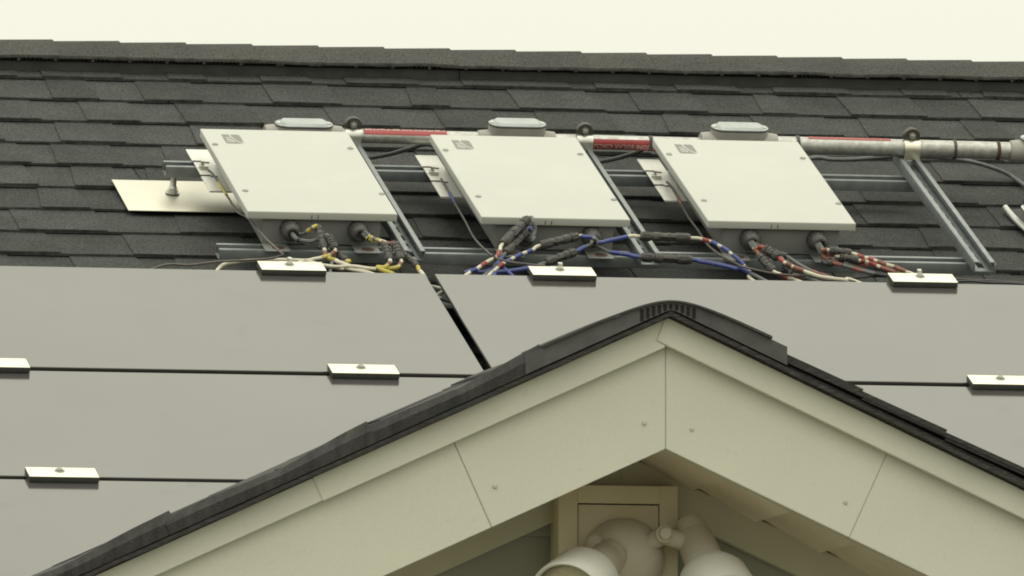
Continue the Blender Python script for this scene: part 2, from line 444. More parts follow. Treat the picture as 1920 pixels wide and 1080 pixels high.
# ------------------------------------------------------------------ porch gable in front
XA, YG, TG = -0.4800, -4.1146, .4575                    # apex x, fascia face y, tan of the gable pitch
ZF1T, ZF1B, ZF2B = 3.442, 3.397, 3.238               # apex heights: trim top, trim bottom, fascia bottom
PD = 1.20                                             # depth of the porch roof
HW = 1.95                                             # half width
gang = math.atan(TG); cg, sg = math.cos(gang), math.sin(gang)
def gz(x, z0): return z0-abs(x-XA)*TG
def chev(mb, s, x0, x1, zt, zb, y0, y1, mi=0):
    # raking board on side s (-1 left, 1 right) between offsets x0..x1 from the apex
    pts = [(XA+s*x0, zt-x0*TG), (XA+s*x1, zt-x1*TG), (XA+s*x1, zb-x1*TG), (XA+s*x0, zb-x0*TG)]
    mb.prism(pts, lambda u, v, w: Vector((u, w, v)), y0, y1, mi)
pr = MB()
pr.prism([(XA-HW, ZF1T-HW*TG), (XA, ZF1T), (XA+HW, ZF1T-HW*TG), (XA+HW, ZF1T+.014-HW*TG), (XA, ZF1T+.014), (XA-HW, ZF1T+.014-HW*TG)],
         lambda u, v, w: Vector((u, w, v)), YG-.022, YG+PD-.002)
porch_roof = hb(pr, 'porch_roof', M['porch_edge'])
# courses of shingles on both slopes; u = distance down the slope from the apex
def gp(s, u, off, y):        # point on slope side s, u down the slope, off above the deck
    x = XA+s*(u*cg+off*sg); z = ZF1T+.0145-u*sg+off*cg
    return Vector((x, y, z))
PM = [M['porch_shingle'], M['porch_edge']]
for s, phase in ((-1, .255), (1, .184)):
    k = -1
    while True:
        ub = phase+(.143 if s < 0 else .1475)*k
        if ub > 2.1: break
        if ub < .06: k += 1; continue
        ut = max(ub-.29, .005); y = YG-.034-rnd.uniform(0, .004)
        yy = [y, y+.55+rnd.uniform(-.2, .2), y+1.12, YG+PD]
        for a, b in zip(yy, yy[1:]):
            if ub < .03: break
            mb = MB()
            lift = (.0010+rnd.uniform(.000, .0025)) if s < 0 else .0075+rnd.uniform(0, .0025); th = .0042 if s < 0 else .0075
            n = 6 if a == y else 3
            secs = []
            for i in range(n+1):
                yv = a+(b-.002-a)*i/n
                wv = .0035*noise.noise(Vector((yv*3, ub*5, 2.+s)))
                secs.append([gp(s, ub, lift, yv), gp(s, ub, lift+th+wv, yv), gp(s, (ub+ut)/2, (.0048 if s < 0 else .010)+lift*.3+wv*.6, yv), gp(s, ut, .0030 if s < 0 else .0055, yv), gp(s, ut, .001, yv)])
            vv_ = [[mb.bm.verts.new(p-H0) for p in r] for r in secs]
            for A, B in zip(vv_, vv_[1:]):
                for q in range(5):
                    f = mb.bm.faces.new((A[q], B[q], B[(q+1) % 5], A[(q+1) % 5])); f.material_index = 1 if q == 0 else 0
            for L in (vv_[0], vv_[-1][::-1]):
                f = mb.bm.faces.new(L); f.material_index = 1
            bmesh.ops.recalc_face_normals(mb.bm, faces=mb.bm.faces)
            mb.build('shingle', PM, porch_roof)
        k += 1
# starter strip and drip layers along the raking edge (ragged dark layers just above the trim)
for s in (-1, 1):
    for j, (off, yo, th) in enumerate(((.0, -.040, .004), (.0045, -.030, .005))):
        mb = MB(); n = 40; secs = []
        for i in range(n+1):
            u = HW/cg*i/n
            w1 = .004*noise.noise(Vector((u*9, j, s)))+.003*noise.noise(Vector((u*31, j, s+4)))
            w2 = .0025*noise.noise(Vector((u*14, j+9, s)))
            secs.append([gp(s, u, off-.0125+w2, YG+yo+w1), gp(s, u, off+th-.010+w2*.5, YG+yo+w1), gp(s, u, off+th-.004, YG+.25), gp(s, u, off-.006, YG+.25)])
        vv_ = [[mb.bm.verts.new(p-H0) for p in r] for r in secs]
        for A, B in zip(vv_, vv_[1:]):
            for q in range(4): mb.bm.faces.new((A[q], B[q], B[(q+1) % 4], A[(q+1) % 4]))
        for L in (vv_[0], vv_[-1][::-1]): mb.bm.faces.new(L)
        bmesh.ops.recalc_face_normals(mb.bm, faces=mb.bm.faces)
        mb.build('starter_strip', M['porch_edge'], porch_roof)
# bent-up shingle strips standing along the left raking edge, lapped end to end
for (ua, ub_, lift) in ((.215, .530, .0), (.515, .872, .0012), (.857, 1.30, .0), (1.285, 2.1, .0012)):
    mb = MB(); n = 26; secs = []
    for i in range(n+1):
        f_ = i/n; u = ua+(ub_-ua)*f_
        hgt = .0235+.0045*math.cos(f_*PI*1.9)*(1 if f_ < .5 else .5)+.0028*noise.noise(Vector((u*11, 4, 1)))+.004*max(0, 1-f_*5)
        w1 = .0022*noise.noise(Vector((u*60, 0, 3)))+.002*noise.noise(Vector((u*17, 2, 3)))
        yb_ = YG-.0375-lift
        row = [gp(-1, u, -.004, yb_+w1), gp(-1, u, hgt*.5, yb_-.003+w1*.8), gp(-1, u, hgt, yb_+.006+w1*.5), gp(-1, u, hgt+.0005, yb_+.0095+w1*.5), gp(-1, u, hgt*.45, yb_+.003), gp(-1, u, -.004, yb_+.005)]
        secs.append(row)
    v_ = [[mb.bm.verts.new(p-H0) for p in r] for r in secs]
    for A, B in zip(v_, v_[1:]):
        for q in range(6):
            f = mb.bm.faces.new((A[q], B[q], B[(q+1) % 6], A[(q+1) % 6])); f.smooth = True
    for L in (v_[0], v_[-1][::-1]): mb.bm.faces.new(L)
    bmesh.ops.recalc_face_normals(mb.bm, faces=mb.bm.faces)
    mb.build('rake_shingle', M['rake'], porch_roof)
# porch ridge vent, bent over the apex, closed end with slot shade painted as dark bars, cap shingles on top
def arc_strip(x0, x1, o0, o1, y0, y1, rho0, rho1, n=36):
    # strip bent over the apex; offsets o0..o1 above the deck, rho = rounding of the under and upper faces
    mb = MB(); secs = []
    for i in range(n+1):
        x = x0+(x1-x0)*i/n; q = []
        for off, y, rho in ((o0, y0, rho0), (o1, y0, rho1), (o1, y1, rho1), (o0, y1, rho0)):
            q.append(Vector((XA+x, y, ZF1T+.0145+off/cg-TG*math.sqrt(x*x+rho*rho))))
        secs.append(q)
    v = [[mb.bm.verts.new(p-H0) for p in r] for r in secs]
    for A, B in zip(v, v[1:]):
        for q in range(4):
            f = mb.bm.faces.new((A[q], B[q], B[(q+1) % 4], A[(q+1) % 4])); f.smooth = q in (1, 3)
    for L in (v[0], v[-1][::-1]): mb.bm.faces.new(L)
    bmesh.ops.recalc_face_normals(mb.bm, faces=mb.bm.faces)
    return mb
o = arc_strip(-.232, .185, -.003, .0255, YG-.0415, YG+.10, .003, .046); porch_vent = o.build('porch_ridge_vent', M['porch_vent'], house)
rb = MB()
for i in range(10):
    xx = -.047+.0092*i
    zt_ = ZF1T+.0145+.0255/cg-TG*math.sqrt(xx*xx+.046**2)-.003; zb_ = ZF1T+.0145-TG*math.sqrt(xx*xx+.003**2)-.0015
    rb.box(XA+xx-.0027, XA+xx+.0027, YG-.0428, YG-.0410, zb_, zt_)  # solid dark bar on the end face, in place of a shaded opening
hb(rb, 'vent_slot_shade', M['slot'], porch_vent, kind='stuff')
yy = YG-.047
while yy < YG+PD-.05:
    o0 = .0262 if yy < YG+.05 else .0055
    mb = arc_strip(-.205 if o0 > .02 else -.09, .160 if o0 > .02 else .09, o0, o0+.0045, yy, min(yy+.1605, YG+PD), .047 if o0 > .02 else .012, .052 if o0 > .02 else .018); mb.build('ridge_shingle', M['porch_shingle'], porch_vent); yy += .162
# rear closure of the porch roof and its walls
cl = MB()
cl.prism([(XA-HW+.02, ZF1T-.01-(HW-.02)*TG), (XA, ZF1T-.01), (XA+HW-.02, ZF1T-.01-(HW-.02)*TG)][::-1], lambda u, v, w: Vector((u, w, v)), YG+PD-.06, YG+PD-.012)
hb(cl, 'porch_rear_board', M['wall'])
# raking fascia boards: two each side, butt joints square to the board
FM = M['fascia']
# offsets measured from the apex on the lower edge; upslope shift is negative for square cuts (dx)
def sq(x0, x1, s, zt, zb, y0, y1, name, mat_, j0, j1):
    sh = (zt-zb)*cg*sg
    xb0, xb1 = x0+.0002, x1-.0002
    xt0 = xb0+(sh if j0 else 0); xt1 = xb1+(sh if j1 else 0)
    # bottom edge points at zb ; a square cut at the top edge is nearer the apex
    pts = [(XA+s*xt0, zt-xt0*TG), (XA+s*xt1, zt-xt1*TG), (XA+s*xb1, zb-xb1*TG), (XA+s*xb0, zb-xb0*TG)]
    mb = MB(); mb.prism(pts, lambda u, v, w: Vector((u, w, v)), y0, y1)
    bmesh.ops.recalc_face_normals(mb.bm, faces=mb.bm.faces)
    bmesh.ops.bevel(mb.bm, geom=list(mb.bm.edges), offset=.0009, segments=2, affect='EDGES')
    return hb(mb, name, mat_)
JL, JR = .2765, .2935
f_l = sq(0, JL, -1, ZF1B+.02, ZF2B, YG, YG+.022, 'fascia_board', FM, False, True)
f_l2 = sq(JL, HW-.01, -1, ZF1B+.02, ZF2B, YG+.0008, YG+.022, 'fascia_board', FM, True, False)
f_r = sq(0, JR, 1, ZF1B+.02, ZF2B, YG-.0008, YG+.022, 'fascia_board', FM, False, True)
f_r2 = sq(JR, HW-.01, 1, ZF1B+.02, ZF2B, YG, YG+.022, 'fascia_board', FM, True, False)
for (px_, pz_), par in zip([(-0.5140, 3.2778), (-0.4382, 3.2691), (-0.7515, 3.1752), (-0.1924, 3.1587)], (f_l, f_r, f_l, f_r)):
    nb = MB(); nb.lathe(Vector((px_, YG-.0045, pz_)), (0, 1, 0), [(.0015, .001), (.002, .003), (.003, .0036), (.006, .0036)], 10)
    hb(nb, 'nail', M['nail'], par)
J1 = .547
sq(.004, J1, -1, ZF1T-.001, ZF1B, YG-.017, YG-.001, 'rake_trim', M['trim'], False, True)
sq(J1-.01, HW, -1, ZF1T-.0015, ZF1B+.0012, YG-.0155, YG-.001, 'rake_trim', M['trim'], True, False)
# right trim laps over the left one with a clipped corner at the apex
mb = MB()
lap = [(XA-.0185, ZF1B+.0085), (XA+.0, ZF1B-.0005), (XA+HW, ZF1B-HW*TG), (XA+HW, ZF1T-.001-HW*TG), (XA, ZF1T-.001), (XA-.006, ZF1T-.004)]
mb.prism(lap, lambda u, v, w: Vector((u, w, v)), YG-.0195, YG-.001)
bmesh.ops.recalc_face_normals(mb.bm, faces=mb.bm.faces); bmesh.ops.bevel(mb.bm, geom=list(mb.bm.edges), offset=.001, segments=2, affect='EDGES')
hb(mb, 'rake_trim', M['trim'])
# soffit boards lapped like clapboards, gable wall, frieze, siding
YW = YG+.335
sof = empty('soffit', (0, 0, 0), parent=house)
def sp(s, u, off, y):
    return Vector((XA+s*(u*cg-off*sg), y, ZF2B+.019-u*sg-off*cg))      # off > 0 hangs below
for s in (-1, 1):
    u = .012 if s > 0 else .004
    while u < 2.0:
        u1 = u+.115
        mb = MB()
        a0, a1 = (.0005, .0100)
        c = [sp(s, u, a0, YG+.023), sp(s, u1, a1, YG+.023), sp(s, u1, a1, YW-.0245), sp(s, u, a0, YW-.0245)]
        t_ = [p+Vector((0, 0, .016)) for p in c]
        mb.hexa(c+t_); bmesh.ops.recalc_face_normals(mb.bm, faces=mb.bm.faces)
        hb(mb, 'soffit_board', M['soffit'], sof); u = u1
gw = MB()
gw.prism([(XA-HW+.15, 0), (XA+HW-.15, 0), (XA+HW-.15, ZF2B-(HW-.15)*TG), (XA, ZF2B+.0), (XA-HW+.15, ZF2B-(HW-.15)*TG)], lambda u, v, w: Vector((u, w, v)), YW+.012, YW+.12)
for sx in (-1, 1):
    gw.box(XA+sx*(HW-.15)-.06, XA+sx*(HW-.15)+.06, YW+.13, YG+PD-.07, 0, ZF2B-(HW-.15)*TG-.01)
gable_wall = hb(gw, 'gable_wall', M['wall'])
zc = 3.1213
zb = zc+.102*2
while zb > 1.2:
    hwid = min((ZF2B-.0-zb)/TG if zb < ZF2B else 0, HW-.16)
    z1 = zb-.102
    w1 = min((ZF2B-z1)/TG, HW-.16)
    if w1 > .05:
        mb = MB()
        wt = max(hwid, .02)
        c = [Vector((XA-w1, YW-.002, z1)), Vector((XA+w1, YW-.002, z1)), Vector((XA+w1, YW+.011, z1)), Vector((XA-w1, YW+.011, z1)),
             Vector((XA-wt, YW+.008, min(zb, ZF2B-.01))), Vector((XA+wt, YW+.008, min(zb, ZF2B-.01))), Vector((XA+wt, YW+.0115, min(zb, ZF2B-.01))), Vector((XA-wt, YW+.0115, min(zb, ZF2B-.01)))]
        mb.hexa(c); hb(mb, 'siding_board', M['wall'], gable_wall)
    zb -= .102
for s in (-1, 1):
    mb = MB()
    chev(mb, s, .0002, HW-.17, ZF2B+.0150, ZF2B-.045, YW-.024, YW-.003)
    bmesh.ops.recalc_face_normals(mb.bm, faces=mb.bm.faces)
    hb(mb, 'frieze_board', M['frieze'], gable_wall)

# mounting block on the gable wall
bx0, bx1, bzt = -0.5913, -0.3986, 3.1988
YB = 21.272-25.1146
blk = tag(empty('mounting_block', ((bx0+bx1)/2, YB, bzt-.2)), 'square beige mounting block with recessed panel behind the flood light', 'light mount')
def bb(mb, name, m_, par): 
    bmesh.ops.translate(mb.bm, verts=mb.bm.verts, vec=-Vector(blk.location)); return mb.build(name, m_, par)
fw = .031
IX0, IX1, IZ1 = -0.5604, -0.4279, 3.1704
BH = .205
for a in ((bx0, IX0, bzt-BH, bzt), (IX1, bx1, bzt-BH, bzt)):
    mb = MB(); mb.box(a[0], a[1], YB, YW-.003, a[2], a[3], bevel=.0008); bb(mb, 'frame_stile', M['block'], blk)
mb = MB(); mb.box(IX0+.0001, IX1-.0001, YB+.0003, YW-.003, IZ1, bzt-.0003, bevel=.0008); bb(mb, 'frame_rail', M['block'], blk)
mb = MB(); mb.box(IX0+.0005, IX1-.0005, YB+.0005, YW-.003, bzt-BH, bzt-BH+.03, bevel=.002); bb(mb, 'frame_rail', M['block'], blk)
mb = MB(); mb.box(IX0+.002, IX1-.001, YB+.005, YW-.003, bzt-BH+.031, IZ1-.002, bevel=.001); bb(mb, 'recessed_panel', M['block'], blk)

# flood light with two heads
FC = Vector((-0.4882, -3.8426, 3.0813))                                     # centre of the round canopy on the panel face
fl = tag(empty('flood_light', FC), 'twin headed beige flood light under the gable peak', 'flood light')
def fb_(mb, name, m_, par): 
    bmesh.ops.translate(mb.bm, verts=mb.bm.verts, vec=-FC); return mb.build(name, m_, par)
mb = MB(); mb.lathe(FC+Vector((0, .0, 0)), (0, -1, -.10), [(-.004, .064), (.006, .067), (.012, .066), (.030, .060), (.044, .050), (.054, .036), (.060, .018), (.061, .001)], 40)
fb_(mb, 'canopy', M['fixture'], fl)
def lamp_head(back, lens, knuckle, name_i):
    back, lens, knuckle = Vector(back), Vector(lens), Vector(knuckle)
    ax = (lens-back); L = ax.length; ax.normalize()
    arm = MB()
    mid = FC+(knuckle-FC)*.45
    arm.tube([mid, knuckle], .014, 20)
    arm.tube([knuckle, back+ax*.012], [.0135, .0150], 20)
    ap = fb_(arm, 'arm', M['fixture'], fl)
    if name_i == 0:
        kn = MB(); kn.lathe(mid+(knuckle-mid)*.3, knuckle-mid, [(0, .0175), (.002, .0195), (.006, .0195), (.0065, .0172), (.009, .0172), (.0095, .0185), (.013, .0185), (.0135, .0155)], 28); fb_(kn, 'lock_ring', M['fixture'], ap)
    kn = MB()
    if name_i: kn.lathe(knuckle-Vector((.0, .004, 0)), (0, -1, .1), [(0, .0140), (.012, .0138), (.0135, .0105), (.019, .0100), (.021, .0085), (.0214, .001)], 24)
    if name_i: fb_(kn, 'knuckle', M['fixture'], ap)
    else: kn.bm.free()
    hd = MB()
    hd.lathe(back-ax*.012, ax, [(0, .012, 1), (.0, .024, 1), (.006, .029, 1), (.055, .031, 1), (.064, .0335, 1), (.066, .034), (.080, .046), (.098, .0575), (L-.004, .0630), (L+.010, .0635), (L+.012, .0605), (L+.010, .0575), (L-.010, .0560), (L-.012, .002)], 48)
    hp = fb_(hd, 'lamp_head', [M['lamp'], M['fixture']], fl)
    ln = MB(); ln.lathe(lens-ax*.026, ax, [(.005, .053), (.010, .0535), (.012, .050), (.016, .040), (.018, .022), (.0185, .001)], 40); fb_(ln, 'lens', M['lens'], hp)
    sk = MB(); sk.lathe(back-ax*.034, ax, [(0, .018), (.003, .0255), (.006, .0268), (.034, .0275), (.060, .0270)], 40); fb_(sk, 'socket_sleeve', M['fixture'], hp)
lamp_head((-0.5325, -3.9146, 3.0746), (-0.6198, -4.0396, 3.0048), (-0.5458, -3.8896, 3.1061), 0)
lamp_head((-0.3817, -3.8896, 3.1119), (-0.3592, -3.9746, 3.0080), (-0.4365, -3.8996, 3.1172), 1)

# ------------------------------------------------------------------ solar panels
HP = .115
def panel(x0, x1, t1, label):
    t0 = t1-.5935
    mb = MB(); mb.box(0, x1-x0, 0, t1-t0, -.0068, 0, 1, bevel=.0012, seg=1)
    for f in mb.bm.faces:
        if f.normal.z > .9: f.material_index = 0
    o = mb.build('solar_module', [M['glass'], M['glassedge']]); o.location = W(x0, t0, HP); o.rotation_euler = ROT
    return tag(o, label, 'solar panel', 'frameless solar panels on the roof')
ROWT = [-.001, -.6170, -1.2300]
panel(-1.2165, -.0165, ROWT[0], 'frameless solar panel in the top row, left of the slanting gap')
panel(.001, 1.201, ROWT[0], 'frameless solar panel in the top row, right of the slanting gap')
panel(-1.2185, -.0185, ROWT[1], 'frameless solar panel in the second row, left of the porch gable')
panel(-.003, 1.199, ROWT[1], 'frameless solar panel in the second row, showing right of the porch gable')
panel(-1.735, -.535, ROWT[2], 'frameless solar panel in the lowest row, above the left rake of the gable')
# black rails under the row joints
for i, (t_, lab) in enumerate(((.004, 'black rail under the upper edge of the top panel row'), (-.605, 'black rail in the joint between top and second panel rows'), (-1.211, 'black rail in the joint between second and lowest panel rows'))):
    x0r, x1r = (-1.26, 1.24) if i < 2 else (-1.77, -.56)
    mb = MB(); tt = (-.055, -.02) if i == 0 else (-.017, .017)
    mb.box(0, x1r-x0r, tt[0], tt[1], .0, .045, bevel=.001); o = mb.build('mounting_rail', M['black'])
    o.location = W(x0r, t_, .02); o.rotation_euler = ROT; tag(o, lab, 'rail', 'black rails under the solar panels')

# panel clips
def clip(x0, tc, wdt, label, end):
    o = on_roof('panel_clip', label, 'panel clip', x0, tc, HP, 'bright metal panel clips')
    hw = .026
    mb = MB(); mb.box(0, wdt, -hw, hw, .0008, .0118, 0, bevel=.0016, front_mi=1)
    for f in mb.bm.faces:
        if f.normal.x < -.7 or f.normal.y < -.7: f.material_index = 1  # left and front faces take the darker colour
    mb.build('clip_cap', [M['clip'], M['clipdark']], o)
    mb = MB(); mb.box(.001, wdt-.001, -.006, .006, -.03, .0009); mb.build('clip_stem', M['clipdark'], o)
    mb = MB(); mb.lathe((wdt*.47, .006, .011), (0, 0, 1), [(0, .0095), (.0015, .0095), (.002, .0066), (.0045, .0062), (.0052, .005), (.0042, .003)], 14)
    mb.build('bolt', M['screw'], o)
    return o
c_ = clip(-0.3305, -0.0040, 0.1221, 'bright clip on the top panel edge, below the left inverter', True)
mb = MB(); mb.box(.045, .062, .027, .040, -.004, .008, bevel=.0015); mb.box(.058, .066, .024, .034, .002, .018, bevel=.0012); mb.tube([(.040, .034, .004), (.070, .034, .004)], .0035, 8); mb.build('ground_lug', M['zinc'], c_)
c_ = clip(0.1819, -0.0040, 0.1212, 'bright clip on the top panel edge, below the middle inverter', True)
mb = MB(); mb.box(.045, .062, .027, .040, -.004, .008, bevel=.0015); mb.box(.058, .066, .024, .034, .002, .018, bevel=.0012); mb.tube([(.040, .034, .004), (.070, .034, .004)], .0035, 8); mb.build('ground_lug', M['zinc'], c_)
c_ = clip(0.8688, -0.0040, 0.1248, 'bright clip on the top panel edge, rightmost below the inverters', True)
mb = MB(); mb.box(.045, .062, .027, .040, -.004, .008, bevel=.0015); mb.box(.058, .066, .024, .034, .002, .018, bevel=.0012); mb.tube([(.040, .034, .004), (.070, .034, .004)], .0035, 8); mb.build('ground_lug', M['zinc'], c_)
c_ = clip(-0.3094, -0.6085, 0.1244, 'bright clip on the second joint, left of the porch ridge', False)
c_ = clip(-0.9840, -0.6085, 0.1208, 'bright clip on the second joint, cut by the left picture edge', False)
c_ = clip(0.8822, -0.6085, 0.1251, 'bright clip on the joint right of the gable, at the right edge', False)
c_ = clip(-0.9649, -1.2215, 0.1249, 'bright clip on the lowest joint, lower left corner', False)
# ------------------------------------------------------------------ strut channels
def strut_mesh(L, slots=False, web_end=False):
    # channel along +y, 41 mm wide (x), 21 mm tall, open on top, inturned lips
    mb = MB(); w, hgt, th = .0205, .021, .0024
    for s in (-1, 1):
        a, b = sorted((s*w, s*(w-th))); mb.box(a, b, 0, L, 0, hgt-.0015, bevel=.0008)
        a, b = sorted((s*(w-.0005), s*(w-.0100))); mb.box(a, b, 0, L, hgt-.0032, hgt, bevel=.0011)
        a, b = sorted((s*(w-.0100), s*(w-.0078))); mb.box(a, b, .0005, L-.0005, hgt-.0075, hgt-.0005, bevel=.0008)
    if not slots: mb.box(-w+th, w-th, 0, L, .0003, th)
    else:
        for s in (-1, 1):
            a, b = sorted((s*.0065, s*(w-th))); mb.box(a, b, 0, L, .0003, th)
        y = 0
        while y < L:
            mb.box(-.0063, .0063, y, min(y+.020, L), .0003, th); y += .050
    return mb
def strut(x, t, h, L, along, label, slots=False):
    mb = strut_mesh(L, slots)
    o = mb.build('strut_channel', M['steel']); o.location = W(x, t, h)
    o.rotation_euler = (Matrix.Rotation(PITCH, 3, 'X') @ (Matrix.Rotation(-PI/2, 3, 'Z') if along == 'x' else Matrix.Identity(3))).to_euler()
    return tag(o, label, 'strut', 'galvanised strut channels carrying the inverters')
strut(-.370, .775, .056, 1.465, 'x', 'upper horizontal steel strut running behind the white inverter boxes')
strut(-.358, .2625, .056, 1.493, 'x', 'lower horizontal steel strut under the front of the inverter boxes')
strut(.0025, .190, .078, .695, 'y', 'sloping slotted strut between left and middle inverter boxes', True)
strut(.4545, .190, .078, .695, 'y', 'sloping slotted strut between middle and right inverter boxes', True)
strut(1.0975, .187, .078, .698, 'y', 'sloping slotted strut standing clear at the right end of the frame', True)

# roof flashing with stand-off post
fo = on_roof('standoff_mount', 'bright aluminium roof flashing with threaded post under left strut end', 'roof mount', -.352, .768, 0)
mb = MB()
n = 8
c = [Vector((-.103, -.107, .0095)), Vector((.128, -.107, .0095)), Vector((.128, .085, .0095)), Vector((-.103, .085, .0095))]
mb.box(-.103, .128, -.107, .085, .0168, .0185, bevel=.0006); mb.build('flashing_plate', M['flash'], fo)
mb = MB(); mb.lathe((0, 0, .0184), (0, 0, 1), [(0, .0125), (.003, .0125), (.0035, .0105), (.010, .0105), (.0105, .008), (.014, .0085), (.017, .0065), (.038, .0055)], 16)
post = mb.build('post', M['zinc'], fo)
mb = MB(); mb.lathe((0, 0, .0186), (0, 0, 1), [(0, .0135), (.0028, .0135), (.003, .009)], 16); mb.build('washer', M['darkmetal'], fo)
mb = MB(); mb.lathe((0, 0, .0585), (0, 0, 1), [(0, .009), (.005, .009), (.0055, .005), (.011, .004)], 6, flat=True); mb.build('nut', M['zinc'], post)

# ------------------------------------------------------------------ inverter boxes
def make_inverter():
    r = on_roof('inverter_box', '', 'inverter', 0, 0, .079, 'white inverter boxes on the strut frame')
    wl_, ll = .2855, .515
    mb = MB(); mb.box(0, wl_, 0, ll, .0525, .068, bevel=.0022, seg=3); lid = mb.build('lid', M['lid'], r)
    for (sx, sy) in [(0.0110, 0.4145), (0.2713, 0.4068), (0.0178, 0.1245), (0.2785, 0.1217)]:
        mb = MB(); mb.lathe((sx, sy, .0679), (0, 0, 1), [(0, .0060), (.0012, .0060), (.0024, .0046), (.0028, .001)], 14); mb.build('lid_screw', M['screw'], lid)
    lg = MB()
    LX0, LX1, LY0, LY1 = (0.0345, 0.0694, 0.4232, 0.4806)
    def q(u, v): return Vector((LX0+(LX1-LX0)*u, LY0+(LY1-LY0)*v, .0683))
    def rounded(pts): 
        f = lg.bm.faces.new([lg.bm.verts.new(q(u, v)) for u, v in pts]); return f
    sw = [(1.0, .03), (.80, .16), (.66, .32), (.56, .52), (.485, .74), (.43, 1.0)]
    rounded([(.10, .0), (.93, .0)]+[(u-.035, v-.03) for u, v in sw[1:]]+[(.40, 1.0), (.0, 1.0), (.0, .12), (.03, .03)])
    rounded([(1.0, .10)]+[(1.0, .82), (.97, .95), (.88, 1.0), (.50, 1.0)]+[(u+.035, v+.035) for u, v in sw[1:-1][::-1]])
    bmesh.ops.recalc_face_normals(lg.bm, faces=lg.bm.faces)
    for f in lg.bm.faces:
        if f.normal.z < 0: f.normal_flip()
    lgo = lg.build('logo', M['logogrey'], lid)
    lt = MB()
    for (u0, u1, v0, v1) in ((.15, .42, .58, .66), (.15, .20, .10, .50), (.27, .32, .10, .50), (.38, .43, .10, .46), (.20, .38, .40, .50), (.46, .51, .10, .34)):
        lt.bm.faces.new([lt.bm.verts.new(q(u, v)+Vector((0, 0, .0003))) for u, v in ((u0, v0), (u1, v0), (u1, v1), (u0, v1))])
    lt.build('logo_mark', M['lid'], lgo)
    # body
    mb = MB(); mb.box(.0335, .258, .012, .50, .0015, .0523, bevel=.002); body = mb.build('body', M['body'], r)
    for tx in (.0335, .205):
        mb = MB(); mb.box(tx, tx+.048, -.034, .0125, -.0003, .0017, bevel=.0005); tb_ = mb.build('mounting_tab', M['body'], r)
        mb = MB(); mb.lathe((tx+.027, -.014, .0016), (0, 0, 1), [(0, .012), (.0006, .012), (.0007, .001)], 18); mb.build('tab_slot', M['rust'], tb_)
    for gx in (0.0846, 0.2145):
        mb = MB()
        mb.lathe((gx, .013, .031), (0, -1, .0), [(0, .0195), (.008, .0195), (.009, .0178), (.020, .0182), (.028, .0165), (.034, .0125), (.035, .009), (.030, .0085), (.029, .001)], 22)
        gl = mb.build('cable_gland', M['conn'], r)
        mb = MB()
        for k in range(16):
            a_ = 2*PI*k/16; mb.tube([(gx+.0182*math.cos(a_), .003, .031+.0182*math.sin(a_)), (gx+.0176*math.cos(a_), -.010, .031+.0176*math.sin(a_))], .0014, 5)
        mb.build('grip_rib', M['conn'], gl, kind='stuff')
    mb = MB()
    for sx in (.122, .134): mb.box(sx, sx+.0016, -.0004, .001, .055, .062)
    mb.build('vent_mark', M['darkmetal'], lid)
    # white side plate with two open slots
    pl = MB()
    X0, X1 = -.0095, .034
    for (y0, y1, x0) in ((.520-.005, .592, X0), (.426, .512, X0+.001), (.331, .423, X0)):
        pl.box(x0, .012, y0, y1, .0005, .0026, bevel=.0006)
    pl.box(.0115, X1, .331, .592, .0004, .0025, bevel=.0006)
    pl.box(X0+.001, X1, .3295, .3312, -.0008, .0026)
    pp = pl.build('side_plate', M['plate'], r)
    for (ya, yb_) in ((.5135, .505), (.4245, .417)):
        mb = MB(); mb.tube([(X0, ya, .0035), (.007, ya, .0035), (.010, ya-.006, .0036), (.021, yb_, .0036)], .0014, 6)
        mb.build('slot_edge', M['darkmetal'], pp)
    mb = MB(); mb.lathe((.001, .474, .0026), (0, 0, 1), [(0, .0078), (.002, .0078), (.0022, .0055), (.008, .0055), (.0085, .0034), (.014, .003)], 6, flat=True)
    mb.box(-.005, .012, .462, .472, .003, .0095, bevel=.001)
    mb.build('ground_lug', M['zinc'], pp)
    return r
inv = make_inverter()
for i, (x, t_, lab) in enumerate(((-.3065, .2625, 'leftmost white inverter box, beside the bare roof flashing'), (.1385, .256, 'middle white inverter box, with blue taped cables at its front'), (.5745, .2595, 'rightmost white inverter box, before the thick conduit'))):
    o = inv if i == 0 else copy_tree(inv)
    o.location = W(x, t_, .079); o['label'] = lab

